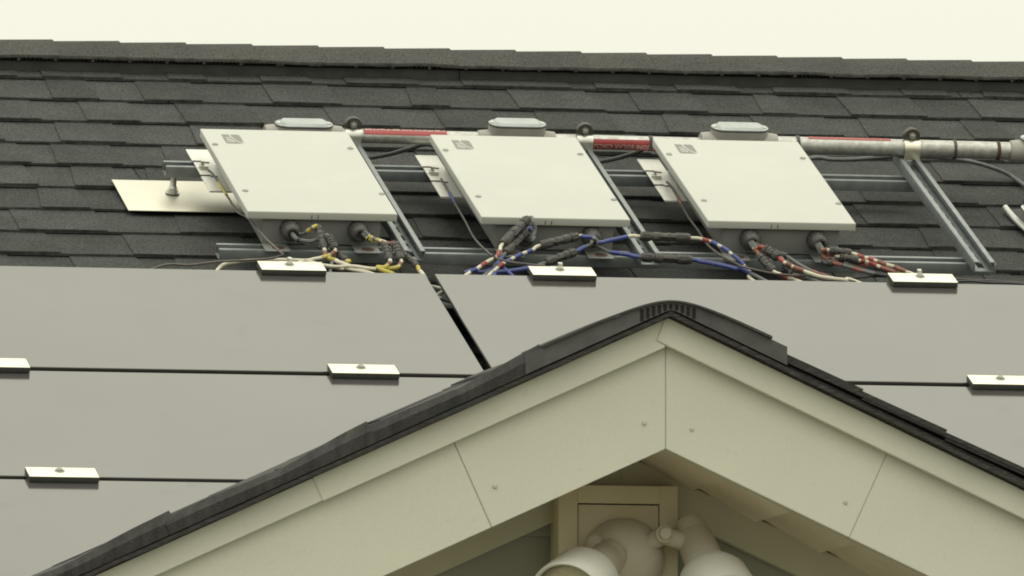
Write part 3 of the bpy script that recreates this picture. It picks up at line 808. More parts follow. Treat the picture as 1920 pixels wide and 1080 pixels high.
# ------------------------------------------------------------------ conduit run
TC = .862
def conduit_body(x, t_, label, r_hub, hc, ch):
    o = on_roof('pipe_fitting', label, 'conduit fitting', x, t_, hc, 'grey cast conduit bodies on the pipe run')
    def stadium(L, w, n=10, taper=1.0):
        pts = []
        for k in range(n+1):
            a_ = -PI/2+PI*k/n; pts.append((L/2-w/2*taper+w/2*taper*math.cos(a_), w/2*math.sin(a_)))
        for k in range(n+1):
            a_ = PI/2+PI*k/n; pts.append((-L/2+w/2*taper+w/2*taper*math.cos(a_), w/2*math.sin(a_)))
        return pts
    mb = MB(); mb.prism(stadium(.112, .046), lambda u, v, w: Vector((u, v, w)), -.014, ch); 
    for s in (-1, 1):
        mb.lathe((s*.045, 0, 0), (s, 0, 0), [(0, r_hub+.006), (.018, r_hub+.005), (.030, r_hub+.0035), (.0302, r_hub+.001)], 24)
    b_ = mb.build('body', M['cast'], o)
    mb = MB(); mb.prism(stadium(.113, .047), lambda u, v, w: Vector((u, v, w)), ch+.0001, ch+.0017); mb.build('gasket', M['gasket'], o)
    mb = MB(); mb.prism(stadium(.112, .0465), lambda u, v, w: Vector((u, v, w)), ch+.0018, ch+.0038)
    top = stadium(.086, .036, 8, .45); bot = stadium(.094, .044, 8, .5)
    A = [mb.bm.verts.new((u, v, ch+.0038)) for u, v in bot]; B = [mb.bm.verts.new((u, v, ch+.0083)) for u, v in top]
    nn = len(A)
    for k in range(nn): mb.bm.faces.new((A[k], A[(k+1) % nn], B[(k+1) % nn], B[k]))
    mb.bm.faces.new(B)
    cv = mb.build('cover', M['coverm'], o)
    mb = MB()
    for s in (-1, 1): mb.lathe((s*.0495, 0, ch+.0037), (0, 0, 1), [(0, .0042), (.0015, .004), (.002, .001)], 10)
    mb.build('cover_screw', M['zinc'], cv)
    return o
def pipe(x0, x1, t0, t1, h, r, label, bands=(), lab_spec=None):
    o = on_roof('conduit_pipe', label, 'conduit', x0, t0, h, 'galvanised conduit pipes along the top of the frame')
    L = x1-x0; dt = t1-t0
    def ax(x): return Vector((x, dt*x/L, 0))
    mb = MB(); mb.tube([ax(L*i/6) for i in range(7)], r, 28); p = mb.build('pipe', M['conduit'], o)
    for (bx, bw, br, mm) in bands:
        mb = MB(); mb.lathe(ax(bx-x0), (1, dt/L, 0), [(0, r), (.0005, r+br), (bw-.0005, r+br), (bw, r)], 28); mb.build('coupling_ring', mm, o)
    if lab_spec:
        lx0, lx1, a0, a1 = lab_spec
        def cyl(x, th_, off): 
            b_ = ax(x); return b_+Vector((0, -(r+off)*math.sin(th_), (r+off)*math.cos(th_)))
        mb = MB(); n = 12
        g_ = [[mb.bm.verts.new(cyl(lx0+(lx1-lx0)*i, math.radians(a0+(a1-a0)*k/n), .0006)) for k in range(n+1)] for i in (0, 1)]
        for k in range(n):
            f = mb.bm.faces.new((g_[0][k], g_[1][k], g_[1][k+1], g_[0][k+1])); f.smooth = True
        bmesh.ops.recalc_face_normals(mb.bm, faces=mb.bm.faces)
        lb = mb.build('warning_label', M['label'], o)
        me = glyphs('CAUTION: SOLAR CIRCUIT', .0125)
        xsx = [v.co.x for v in me.vertices]; wid = max(xsx)-min(xsx); cxm = (max(xsx)+min(xsx))/2
        ysx = [v.co.y for v in me.vertices]; cym = (max(ysx)+min(ysx))/2
        k_ = (lx1-lx0-.006)/wid; mid = math.radians((a0+a1)/2)
        for v in me.vertices:      # lettering reads from the ridge side, so it stands on its head from below
            x = (lx0+lx1)/2-(v.co.x-cxm)*k_; th_ = mid+(v.co.y-cym)/r
            v.co = cyl(x, th_, .0012)
        me.materials.append(M['letter'])
        lo = bpy.data.objects.new('lettering', me); COL.objects.link(lo); lo.parent = lb
    return o
conduit_body(-0.0877, 0.8685, 'grey cast conduit body behind the left inverter box', .0135, .1115, .0185)
conduit_body(0.3270, 0.8619, 'grey cast conduit body behind the middle inverter box', .0135, .1115, .0300)
conduit_body(0.7624, 0.8549, 'grey cast conduit body behind the right inverter box', .017, .115, .0300)
conduit_body(1.3734, 0.8450, 'grey cast conduit body cut by the right picture edge', .017, .115, .0240)
pipe(-0.0277, 0.2670, 0.8676, 0.8628, 0.1115, 0.0135, 'thin conduit with red warning label, between left and middle inverters', (), (0.0554, 0.2180, -58, 59))
pipe(0.3870, 0.7024, 0.8609, 0.8558, 0.1115, 0.0135, 'thin conduit with red label facing out, between middle and right inverters', ((0.5855, 0.0080, 0.0016, M['conn']), ), (0.0762, 0.2342, 48, 165))
pipe(0.8224, 1.3134, 0.8539, 0.8460, 0.115, 0.017, 'thick mottled conduit running to the right picture edge', ((0.8749, 0.0070, 0.0022, M['conn']), (1.1853, 0.0060, 0.0022, M['conn']), (1.2707, 0.0070, 0.0015, M['rust']), ), (0.0761, 0.2379, -71, 22))
def clamp(x, t_, h, r, label, bright):
    o = on_roof('pipe_clamp', label, 'pipe clamp', x, t_, h, 'strut clamps holding the conduit')
    mb = MB(); n = 22; w = .0155
    vs_ = []
    for i in range(n+1):
        a_ = math.radians(-160+320*i/n)
        vs_.append([mb.bm.verts.new((s*w, -(r+q_)*math.sin(a_), (r+q_)*math.cos(a_))) for s, q_ in ((-1, .0008), (1, .0008), (1, .0026), (-1, .0026))])
    for A, B in zip(vs_, vs_[1:]):
        for q_ in range(4):
            f = mb.bm.faces.new((A[q_], A[(q_+1) % 4], B[(q_+1) % 4], B[q_])); f.smooth = q_ in (0, 2)
    mb.bm.faces.new(vs_[0][::-1]); mb.bm.faces.new(vs_[-1])
    bmesh.ops.recalc_face_normals(mb.bm, faces=mb.bm.faces)
    mb.box(-w, w, -r-.0026, -r-.0006, -r, 0.0); mb.box(-w, w, r+.0006, r+.0026, -r, 0.0)
    mb.build('strap', M['clampmetal'] if bright else M['zinc'], o)
    for yo, mm in ((-.0036, M['darkmetal']), (.0034, M['darkmetal'])):
        mb = MB(); pts = [(-.0155, r-.002)]+[(.0160*math.cos(PI-PI*k/12), r+.008+.0160*math.sin(PI*k/12)) for k in range(13)]+[(.0155, r-.002)]
        mb.prism(pts, lambda u, v, w_: Vector((u, w_, v)), yo-.0011, yo+.0011)
        bmesh.ops.recalc_face_normals(mb.bm, faces=mb.bm.faces)
        for f in mb.bm.faces:
            if f.normal.z > .2: f.material_index = 1
        mb.build('clamp_ear', [mm, M['cast']], o)
    mb = MB(); zc_ = r+.010
    mb.lathe((0, -.005, zc_), (0, -1, 0), [(0, .0068), (.0045, .0068), (.0046, .0035), (.008, .0034), (.0082, .001)], 6, flat=True)
    mb.tube([(0, -.006, zc_), (0, .010, zc_)], .003, 8)
    mb.build('clamp_bolt', M['zinc'], o)
clamp(0.0079, 0.8670, 0.1115, 0.0135, 'dark eared pipe clamp on the thin conduit beside the left inverter', False)
clamp(0.4596, 0.8597, 0.1115, 0.0135, 'dark eared pipe clamp on the thin conduit beside the middle inverter', False)
clamp(1.1020, 0.8494, 0.115, 0.017, 'pipe clamp with shiny strap on the thick conduit', True)
# ------------------------------------------------------------------ vent boot at the right edge
vbx, vbt, _ = (1.2802, 0.7804, 0.0200)
bo = on_roof('vent_flashing', 'shiny bent metal flashing with dark collar at the right edge of the roof', 'roof flashing', vbx, vbt, .014)
def sheet(xf, t0, t1, th, name, mats, par, n=10):
    # curved sheet: xf(t) -> list of (x, h) across
    mb = MB(); rows = []
    for i in range(n+1):
        t = t0+(t1-t0)*i/n; rows.append([(Vector((x, t, h)), Vector((x, t, h-th))) for x, h in xf((t-t0)/(t1-t0))])
    T_ = [[mb.bm.verts.new(a) for a, b in r] for r in rows]; B_ = [[mb.bm.verts.new(b) for a, b in r] for r in rows]
    for i in range(n):
        for k in range(len(T_[0])-1):
            f = mb.bm.faces.new((T_[i][k], T_[i+1][k], T_[i+1][k+1], T_[i][k+1])); f.smooth = True
            f = mb.bm.faces.new((B_[i][k+1], B_[i+1][k+1], B_[i+1][k], B_[i][k])); f.smooth = True
        mb.bm.faces.new((B_[i][0], B_[i+1][0], T_[i+1][0], T_[i][0])); mb.bm.faces.new((T_[i][-1], T_[i+1][-1], B_[i+1][-1], B_[i][-1]))
    for i in (0, n):
        for k in range(len(T_[0])-1): mb.bm.faces.new((T_[i][k], T_[i][k+1], B_[i][k+1], B_[i][k]))
    bmesh.ops.recalc_face_normals(mb.bm, faces=mb.bm.faces)
    return mb.build(name, mats, par)
sheet(lambda s: [(.016*(1-s)**2+x, h) for x, h in ((-.004, .006), (.0, .012), (.005, .013), (.012, .006), (.016, .003))], -.170, .0, .002, 'rolled_edge', M['shiny'], bo)
sheet(lambda s: [(.016*(1-s)**2+x, h) for x, h in ((.0165, .003), (.030, .004), (.036, .006))], -.168, .002, .002, 'shadow_strip', M['collar'], bo)  # dark strip painted in for the shadow between rolled edge and sheet
sheet(lambda s: [(.016*(1-s)**2+x, h) for x, h in ((.0365, .006), (.044, .013), (.060, .020), (.10, .026), (.2, .028), (.3, .020))], -.166, .012, .002, 'flashing_sheet', M['shiny'], bo)
mb = MB(); mb.lathe((.092, -.015, .018), (0, -.1, 1), [(0, .058), (.012, .056), (.026, .047), (.030, .042), (.09, .042), (.0905, .036)], 36); mb.build('rubber_collar', M['collar'], bo)

# ------------------------------------------------------------------ cables
def cable(name, label, cat, pts, r, base, bands=(), conns=(), group=None, ties=(), seg=8):
    wp = [WP(p) for p in pts]; o0 = wp[0].copy()
    loc = [p-o0 for p in wp]; sm, par = smooth_path(loc)
    mb = MB(); mb.tube(sm, r, seg); o = mb.build(name, base); o.location = o0
    tag(o, label, cat, group)
    def at(s):
        i = min(int(s), len(loc)-2)
        # position by parameter on the smoothed path
        best = min(range(len(par)), key=lambda k: abs(par[k]-s))
        if par[best] > s and best > 0: best -= 1
        b2 = min(best+1, len(sm)-1)
        f_ = 0 if b2 == best else (s-par[best])/(par[b2]-par[best])
        return sm[best].lerp(sm[b2], max(0, min(1, f_)))
    for (s0, s1, mm) in bands:
        n = max(3, int((s1-s0)*7)); q_ = [at(s0+(s1-s0)*k/n) for k in range(n+1)]
        mb = MB(); mb.tube(q_, r+.0007, seg); mb.build('tape_band', mm, o)
    for (s0, s1, cr) in conns:
        a_, b_ = at(s0), at(s1); L = (b_-a_).length
        mb = MB()
        pf = [(0, .55), (.0, .82), (.04, .95), (.20, 1.0), (.21, .82), (.25, .82), (.26, 1.02), (.40, 1.0), (.41, .86), (.55, .88), (.56, 1.0), (.60, 1.0), (.61, .84), (.70, .86), (.71, 1.02), (.93, 1.0), (.97, .92), (1.0, .8), (1.0, .5)]
        mb.lathe(a_, b_-a_, [(d_*L, r_*cr) for d_, r_ in pf], 14)
        co = mb.build('connector', M['conn'], o)
        ax = (b_-a_).normalized(); ref = NV; n1 = (ref-ax*ref.dot(ax)).normalized(); n2 = ax.cross(n1)
        mb = MB()
        for sg_ in (-1, 1):
            p1 = a_+ax*L*.42+n2*sg_*cr*.95+n1*cr*.3; p2 = a_+ax*L*.69+n2*sg_*cr*.95+n1*cr*.3
            mb.tube([p1, p2], cr*.22, 6)
        for k in range(8):
            a2 = 2*PI*k/8; off = (n1*math.cos(a2)+n2*math.sin(a2))*cr*.97
            mb.tube([a_+ax*L*.74+off, a_+ax*L*.92+off], cr*.12, 4); mb.tube([a_+ax*L*.05+off, a_+ax*L*.19+off], cr*.12, 4)
        mb.build('latch_rib', M['black'], co, kind='stuff')
    for s in ties:
        p = at(s); d_ = (at(min(s+.1, len(pts)-1))-at(max(0, s-.1))).normalized()
        mb = MB(); mb.lathe(p-d_*.002, d_, [(0, r+.002), (.004, r+.002)], 10); mb.tube([p+NV*.004, p+NV*.013+Vector((.004, 0, 0))], .0012, 5); mb.build('cable_tie', M['black'], o)
    return o
cable('solar_cable', 'grey cable with yellow tape into tall black plug, left inverter, first gland', 'cable', [(-0.2212, 0.2614, 0.1120), (-0.2126, 0.2520, 0.1110), (-0.2051, 0.2332, 0.1130), (-0.1948, 0.2225, 0.1250), (-0.1848, 0.2239, 0.1310), (-0.1769, 0.2273, 0.1280), (-0.1740, 0.1722, 0.1050), (-0.1762, 0.1586, 0.1010), (-0.1711, 0.1359, 0.0980), (-0.1561, 0.1330, 0.0940), (-0.1419, 0.1112, 0.0930), (0.0300, -0.0500, 0.0750)], 0.0034, M['cablegrey'], ((2.7, 3.2, M['tyellow']), (3.5, 4.4, M['tyellow']), (6.0, 6.6, M['twhite']), (6.7, 7.6, M['tbrown']), (7.9, 9.0, M['tyellow']), (9.0, 10.9, M['twhite']), ), ((4.9, 6.0, 0.0078), ), 'taped solar cables with black plugs', ())
cable('solar_cable', 'grey cable from left inverter gland to shorter plug with cream lead going left', 'cable', [(-0.2240, 0.2514, 0.1120), (-0.2197, 0.2282, 0.1070), (-0.2077, 0.2158, 0.1060), (-0.1901, 0.2074, 0.1080), (-0.1718, 0.2066, 0.1180), (-0.1631, 0.1947, 0.1220), (-0.1549, 0.1672, 0.1070), (-0.1586, 0.1569, 0.1040), (-0.1674, 0.1462, 0.1010), (-0.1818, 0.1386, 0.0990), (-0.1993, 0.1309, 0.0980), (-0.2185, 0.1201, 0.0980), (-0.2497, 0.1307, 0.0950), (-0.2790, 0.1351, 0.0930), (-0.3140, 0.1360, 0.0910), (-0.3488, 0.1273, 0.0900), (-0.3839, 0.0992, 0.0880), (-0.4300, -0.0200, 0.0800)], 0.0033, M['cablewhite'], ((0, 5, M['cablegrey']), (7.0, 8.0, M['tbrown']), (8.1, 9.2, M['tyellow']), ), ((5.0, 6.0, 0.0076), ), 'taped solar cables with black plugs', (1.6, ))
cable('solar_cable', 'grey cable drooping behind the plugs to a small plug with yellow tip', 'cable', [(-0.2231, 0.2449, 0.1120), (-0.2136, 0.2217, 0.1050), (-0.1932, 0.2093, 0.1000), (-0.1688, 0.2067, 0.0940), (-0.1479, 0.1885, 0.0940), (-0.1461, 0.1663, 0.0960), (-0.1391, 0.1373, 0.0940), (-0.1332, 0.1312, 0.0940), (-0.1491, 0.1269, 0.0930), (-0.1674, 0.1256, 0.0920), (-0.2000, -0.0300, 0.0800)], 0.0034, M['cablegrey'], ((6.2, 7.6, M['tyellow']), ), ((4.9, 6.0, 0.0068), ), 'taped solar cables with black plugs', ())
cable('solar_cable', 'grey cable with yellow banded tape into plug nearest the panel gap left side', 'cable', [(-0.0932, 0.2661, 0.1120), (-0.0889, 0.2404, 0.1130), (-0.0836, 0.2147, 0.1130), (-0.0751, 0.1960, 0.1150), (-0.0661, 0.1808, 0.1190), (-0.0640, 0.1553, 0.1210), (-0.0622, 0.1049, 0.1070), (-0.0665, 0.0914, 0.1040), (-0.0753, 0.0807, 0.1000), (-0.0818, 0.0765, 0.0960), (0.0600, -0.0400, 0.0800)], 0.0034, M['cablegrey'], ((1.9, 2.2, M['tyellow']), (2.3, 2.6, M['tyellow']), (2.7, 3.0, M['tyellow']), (3.1, 3.5, M['twhite']), (3.6, 4.3, M['tyellow']), (4.4, 4.9, M['tbrown']), (6, 6.6, M['twhite']), (6.7, 7.3, M['tbrown']), (7.4, 9.2, M['tyellow']), ), ((5.0, 6.0, 0.0074), ), 'taped solar cables with black plugs', (2.25, ))
cable('solar_cable', 'grey cable with yellow dots into thicker plug and cream lead behind clip', 'cable', [(-0.0909, 0.2634, 0.1150), (-0.0846, 0.2380, 0.1170), (-0.0781, 0.2027, 0.1180), (-0.0689, 0.1777, 0.1210), (-0.0548, 0.1560, 0.1220), (-0.0452, 0.1534, 0.1230), (-0.0407, 0.1063, 0.1070), (-0.0434, 0.0960, 0.1040), (-0.0518, 0.0821, 0.1000), (-0.0714, 0.0836, 0.0960), (-0.0919, 0.0824, 0.0960), (-0.1066, 0.0847, 0.0960), (-0.1348, 0.0959, 0.0960), (-0.1671, 0.0907, 0.0960), (-0.1909, 0.0990, 0.0960), (-0.2328, 0.1124, 0.0950), (-0.3000, -0.0300, 0.0800)], 0.0033, M['cablewhite'], ((0, 1.6, M['cablegrey']), (1.7, 2.1, M['tyellow']), (2.2, 2.6, M['cablegrey']), (2.7, 3.0, M['tyellow']), (3.2, 3.6, M['twhite']), (3.7, 4.9, M['tbrown']), (7.0, 7.6, M['tbrown']), (7.8, 9.4, M['tyellow']), (9.5, 10.0, M['conn']), ), ((5.0, 6.0, 0.0086), ), 'taped solar cables with black plugs', ())
cable('solar_cable', 'cream cable pair lead crossing behind the left clip', 'cable', [(-0.2804, 0.1156, 0.0920), (-0.2302, 0.1249, 0.0910), (-0.1929, 0.1080, 0.0920), (-0.1557, 0.0909, 0.0920), (-0.1241, 0.0861, 0.0900), (0.1200, -0.0500, 0.0800)], 0.0031, M['cablewhite'], (), (), 'taped solar cables with black plugs', ())
cable('solar_cable', 'short dark plug cable dropping toward the top of the panel gap', 'cable', [(-0.0554, 0.2081, 0.1000), (-0.0377, 0.1832, 0.1000), (-0.0255, 0.1423, 0.1040), (-0.0113, 0.0972, 0.0980), (-0.0105, 0.0839, 0.0950), (-0.0046, 0.0547, 0.0900), (0.0100, -0.0600, 0.0600)], 0.0034, M['cablegrey'], ((3.05, 4.2, M['tyellow']), (4.3, 5.1, M['twhite']), ), ((2.0, 3.0, 0.0062), ), 'taped solar cables with black plugs', ())
cable('solar_cable', 'cream cable with red and blue bands in the plug leaning over the middle box front', 'cable', [(0.2211, 0.2563, 0.1120), (0.2242, 0.2087, 0.1200), (0.2334, 0.2148, 0.1350), (0.2291, 0.2201, 0.1500), (0.2223, 0.2330, 0.1520), (0.1643, 0.1695, 0.1220), (0.1555, 0.1489, 0.1180), (0.1477, 0.1284, 0.1140), (0.1371, 0.1144, 0.1110), (0.1220, 0.1032, 0.1070), (0.1083, 0.0891, 0.1040), (0.0991, 0.0815, 0.1000), (0.0911, 0.0805, 0.0960), (0.0825, 0.0762, 0.0920), (0.0000, -0.0300, 0.0800)], 0.0034, M['cablewhite'], ((0, 3.8, M['cablegrey']), (6.4, 7.6, M['tred']), (9.2, 10.1, M['tred']), (11.0, 12.6, M['tblue']), ), ((4.0, 5.0, 0.009), ), 'taped solar cables with black plugs', (8.0, ))
cable('solar_cable', 'grey cable with blue tape in the lower plug beside the leaning one', 'cable', [(0.2222, 0.2466, 0.1120), (0.2261, 0.2020, 0.1180), (0.2317, 0.2135, 0.1270), (0.2292, 0.2337, 0.1320), (0.2214, 0.2297, 0.1300), (0.1669, 0.1517, 0.1100), (0.1556, 0.1342, 0.1060), (0.1475, 0.1170, 0.1020), (0.1400, 0.1031, 0.0980), (0.1364, 0.0923, 0.0920), (0.1000, -0.0300, 0.0800)], 0.0038, M['cablegrey'], ((2.4, 4.0, M['tblue']), (5.6, 7.8, M['tblue']), (8.2, 9.5, M['tblue']), ), ((4.1, 5.0, 0.0084), ), 'taped solar cables with black plugs', ())
cable('solar_cable', 'cream cable with blue and red bands in the plug across the middle box', 'cable', [(0.3501, 0.2489, 0.1180), (0.3469, 0.1908, 0.1240), (0.3439, 0.1785, 0.1300), (0.3340, 0.1818, 0.1340), (0.3192, 0.1841, 0.1340), (0.3102, 0.1899, 0.1330), (0.2331, 0.1578, 0.1240), (0.2197, 0.1497, 0.1190), (0.2099, 0.1454, 0.1160), (0.1981, 0.1410, 0.1130), (0.1857, 0.1334, 0.1100), (0.1735, 0.1226, 0.1080), (0.1631, 0.1151, 0.1050), (0.1537, 0.1078, 0.1030), (0.1454, 0.1004, 0.1000), (0.1338, 0.0863, 0.0960), (0.1246, 0.0786, 0.0910), (0.0600, -0.0300, 0.0800)], 0.0034, M['cablewhite'], ((0, 2.6, M['cablegrey']), (2.7, 4.3, M['tblue']), (7.4, 8.4, M['tblue']), (9.2, 10.6, M['tblue']), (11.3, 12.5, M['tblue']), (13.1, 14.3, M['tred']), ), ((5.0, 6.0, 0.0088), ), 'taped solar cables with black plugs', ())
cable('solar_cable', 'blue banded cable rising from the middle box into the long upper plug', 'cable', [(0.3561, 0.2714, 0.1130), (0.3484, 0.2069, 0.1220), (0.3493, 0.1688, 0.1280), (0.3625, 0.1700, 0.1310), (0.3776, 0.1745, 0.1330), (0.3926, 0.1790, 0.1350), (0.4085, 0.1867, 0.1360), (0.4188, 0.1875, 0.1370), (0.4284, 0.1848, 0.1370), (0.5239, 0.1809, 0.1370), (0.5405, 0.1818, 0.1360), (0.5514, 0.1789, 0.1340), (0.5632, 0.1761, 0.1320), (0.5724, 0.1697, 0.1290), (0.5815, 0.1632, 0.1260), (0.5922, 0.1533, 0.1210), (0.6007, 0.1433, 0.1160), (0.6082, 0.1334, 0.1120), (0.6147, 0.1233, 0.1070), (0.6187, 0.1165, 0.1030), (0.6230, 0.1066, 0.1000), (0.6260, 0.0995, 0.0950), (0.6273, 0.0792, 0.0880), (0.7000, -0.0300, 0.0750)], 0.0034, M['cablewhite'], ((0, 1.8, M['cablegrey']), (1.9, 5.7, M['tblue']), (10.6, 11.7, M['tred']), (12.0, 13.2, M['tblue']), (14.0, 15.2, M['tblue']), (15.8, 18.6, M['tblue']), ), ((8.0, 9.0, 0.0088), ), 'taped solar cables with black plugs', (19.3, ))
cable('solar_cable', 'blue taped grey cable into the lower long plug between middle and right boxes', 'cable', [(0.3507, 0.2546, 0.1120), (0.3493, 0.2022, 0.1120), (0.3573, 0.1768, 0.1130), (0.3656, 0.1579, 0.1140), (0.3829, 0.1523, 0.1130), (0.4023, 0.1469, 0.1120), (0.4241, 0.1383, 0.1110), (0.5203, 0.1372, 0.1080), (0.5345, 0.1315, 0.1070), (0.5581, 0.1261, 0.1050), (0.5810, 0.1174, 0.1030), (0.5997, 0.1086, 0.1010), (0.6147, 0.1061, 0.1000), (0.6800, 0.0200, 0.0850)], 0.0036, M['cablegrey'], ((3.1, 4.2, M['tblue']), (4.3, 5.9, M['tblue']), (7.0, 9.0, M['tblue']), (9.1, 12.2, M['tblue']), ), ((6.0, 7.0, 0.0092), ), 'taped solar cables with black plugs', ())
cable('solar_cable', 'grey cable with blue tape bending back into the plug behind the middle clip', 'cable', [(0.3490, 0.2512, 0.1120), (0.3424, 0.2060, 0.1180), (0.3355, 0.1830, 0.1200), (0.3225, 0.1692, 0.1200), (0.3102, 0.1584, 0.1180), (0.2980, 0.1476, 0.1160), (0.2384, 0.1194, 0.1030), (0.2171, 0.1079, 0.0990), (0.1933, 0.0995, 0.0960), (0.1664, 0.0912, 0.0940), (0.1378, 0.0892, 0.0920), (0.1224, 0.0882, 0.0910), (0.0500, -0.0300, 0.0800)], 0.0036, M['cablegrey'], ((3.2, 4.9, M['tblue']), (7.0, 10.6, M['tblue']), ), ((5.0, 6.0, 0.0086), ), 'taped solar cables with black plugs', ())
cable('solar_cable', 'blue cable end crossing low at the edge of the right top panel', 'cable', [(0.0763, 0.0853, 0.0900), (0.0924, 0.0962, 0.0920), (0.1128, 0.0908, 0.0910), (0.1350, 0.1024, 0.0950), (0.1509, 0.1165, 0.0970), (0.1900, -0.0200, 0.0800)], 0.0034, M['tblue'], (), (), 'taped solar cables with black plugs', ())
cable('solar_cable', 'cream and red banded cable, thick plug, right inverter first gland', 'cable', [(0.6591, 0.2606, 0.1120), (0.6567, 0.2215, 0.1140), (0.6567, 0.1891, 0.1160), (0.6608, 0.1774, 0.1230), (0.6659, 0.1680, 0.1230), (0.6859, 0.1386, 0.1150), (0.6929, 0.1223, 0.1120), (0.6999, 0.1160, 0.1100), (0.7069, 0.1096, 0.1080), (0.7149, 0.1033, 0.1060), (0.7250, 0.0971, 0.1040), (0.7365, 0.0878, 0.1020), (0.7532, 0.0786, 0.0990), (0.7776, 0.0764, 0.0960), (0.8038, 0.0775, 0.0930), (0.8247, 0.0783, 0.0900), (0.9500, -0.0500, 0.0700)], 0.0036, M['cablewhite'], ((0, 1.8, M['cablegrey']), (2.0, 3.9, M['tred']), (5.0, 6.1, M['tred']), (6.7, 7.9, M['tbrown']), (8.4, 10.2, M['tbrown']), ), ((4.0, 5.0, 0.0092), ), 'taped solar cables with black plugs', ())
cable('solar_cable', 'red taped cable with lower slim plug and red cream tip, right inverter', 'cable', [(0.6552, 0.2571, 0.1120), (0.6534, 0.2241, 0.1110), (0.6545, 0.1916, 0.1120), (0.6547, 0.1690, 0.1130), (0.6550, 0.1558, 0.1120), (0.6718, 0.1092, 0.0980), (0.6823, 0.0997, 0.0950), (0.6897, 0.0901, 0.0930), (0.7013, 0.0903, 0.0900), (0.7153, 0.0873, 0.0860), (0.8500, -0.0500, 0.0700)], 0.0036, M['cablewhite'], ((0, 1.6, M['cablegrey']), (1.8, 4.0, M['tbrown']), (6.2, 7.4, M['tred']), ), ((4.0, 5.0, 0.0084), ), 'taped solar cables with black plugs', ())
cable('solar_cable', 'grey cable with brown tape from a dark plug behind the first pair, right inverter', 'cable', [(0.6623, 0.2605, 0.1100), (0.6684, 0.2216, 0.1100), (0.6779, 0.1895, 0.1100), (0.6972, 0.1545, 0.1080), (0.6977, 0.1308, 0.1020), (0.7098, 0.1076, 0.0940), (0.7189, 0.1012, 0.0910), (0.7287, 0.0983, 0.0890), (0.7506, 0.0894, 0.0860), (0.9000, -0.0500, 0.0700)], 0.0036, M['cablegrey'], ((5.5, 6.8, M['tbrown']), ), ((4.0, 5.0, 0.0076), ), 'taped solar cables with black plugs', ())
cable('solar_cable', 'grey cable with brown ends running low behind the right first gland plugs', 'cable', [(0.6891, 0.2153, 0.1040), (0.7125, 0.1808, 0.1040), (0.7301, 0.1422, 0.1000), (0.7537, 0.1073, 0.0960), (0.7815, 0.0922, 0.0920), (0.9500, -0.0300, 0.0750)], 0.0034, M['cablegrey'], ((2.8, 3.9, M['tbrown']), ), ((0.1, 1.0, 0.0066), ), 'taped solar cables with black plugs', ())
cable('solar_cable', 'cream and dark red banded cable from the upper plug, right inverter second gland', 'cable', [(0.7874, 0.2489, 0.1120), (0.7848, 0.2098, 0.1140), (0.7815, 0.1775, 0.1180), (0.7861, 0.1719, 0.1220), (0.7898, 0.1658, 0.1230), (0.8305, 0.1580, 0.1200), (0.8382, 0.1550, 0.1190), (0.8472, 0.1488, 0.1170), (0.8583, 0.1428, 0.1160), (0.8684, 0.1367, 0.1150), (0.8785, 0.1305, 0.1130), (0.8910, 0.1212, 0.1110), (0.9050, 0.1183, 0.1080), (0.9176, 0.1088, 0.1050), (0.9296, 0.1057, 0.1010), (0.9471, 0.0994, 0.0960), (1.0500, -0.0400, 0.0800)], 0.0036, M['cablewhite'], ((0, 1.6, M['cablegrey']), (1.8, 3.8, M['tbrown']), (6.4, 7.6, M['tred']), (8.2, 9.1, M['tred']), (9.8, 11.0, M['tbrown']), (12.0, 13.6, M['tbrown']), ), ((4.0, 5.0, 0.0082), ), 'taped solar cables with black plugs', ())
cable('solar_cable', 'red and cream banded cable just under the uppermost one, second gland right', 'cable', [(0.7854, 0.2484, 0.1100), (0.7829, 0.2091, 0.1110), (0.7880, 0.1771, 0.1130), (0.7976, 0.1648, 0.1140), (0.8089, 0.1557, 0.1140), (0.8419, 0.1411, 0.1120), (0.8503, 0.1415, 0.1110), (0.8600, 0.1387, 0.1100), (0.8691, 0.1324, 0.1080), (0.8785, 0.1229, 0.1060), (0.8899, 0.1135, 0.1040), (0.9032, 0.1073, 0.1010), (0.9201, 0.1077, 0.0970), (1.0200, -0.0400, 0.0800)], 0.0036, M['cablewhite'], ((0, 1.4, M['cablegrey']), (1.6, 3.5, M['tbrown']), (5.2, 6.4, M['tred']), (7.2, 8.6, M['tred']), (9.2, 11.5, M['tbrown']), ), ((4.0, 5.0, 0.0078), ), 'taped solar cables with black plugs', ())
cable('solar_cable', 'grey cable with brown tape lowest in the right bundle, going black under the clip', 'cable', [(0.7826, 0.2450, 0.1100), (0.7820, 0.2086, 0.1080), (0.7839, 0.1790, 0.1060), (0.7886, 0.1630, 0.1060), (0.7966, 0.1469, 0.1040), (0.8135, 0.1347, 0.1030), (0.8291, 0.1256, 0.1010), (0.8448, 0.1165, 0.0990), (0.8674, 0.1109, 0.0960), (0.8911, 0.1055, 0.0940), (0.9176, 0.1035, 0.0920), (1.1000, 0.0000, 0.0850)], 0.0034, M['cableblack'], ((0, 1.6, M['cablegrey']), (1.8, 3.2, M['tbrown']), (3.6, 4.8, M['tbrown']), (4.9, 5.8, M['cablegrey']), (5.8, 7.0, M['tbrown']), (7, 8, M['cablegrey']), ), (), 'taped solar cables with black plugs', ())
cable('solar_cable', 'dark plugged cable knot under the second gland of the right inverter', 'cable', [(0.7773, 0.1620, 0.1040), (0.7849, 0.1491, 0.1020), (0.8168, 0.1645, 0.1050), (0.8446, 0.1496, 0.1030), (0.8724, 0.1344, 0.0990), (0.8989, 0.1224, 0.0950), (1.0000, -0.0200, 0.0800)], 0.0036, M['cableblack'], ((2.4, 3.6, M['tbrown']), ), ((1.0, 2.0, 0.007), ), 'taped solar cables with black plugs', ())
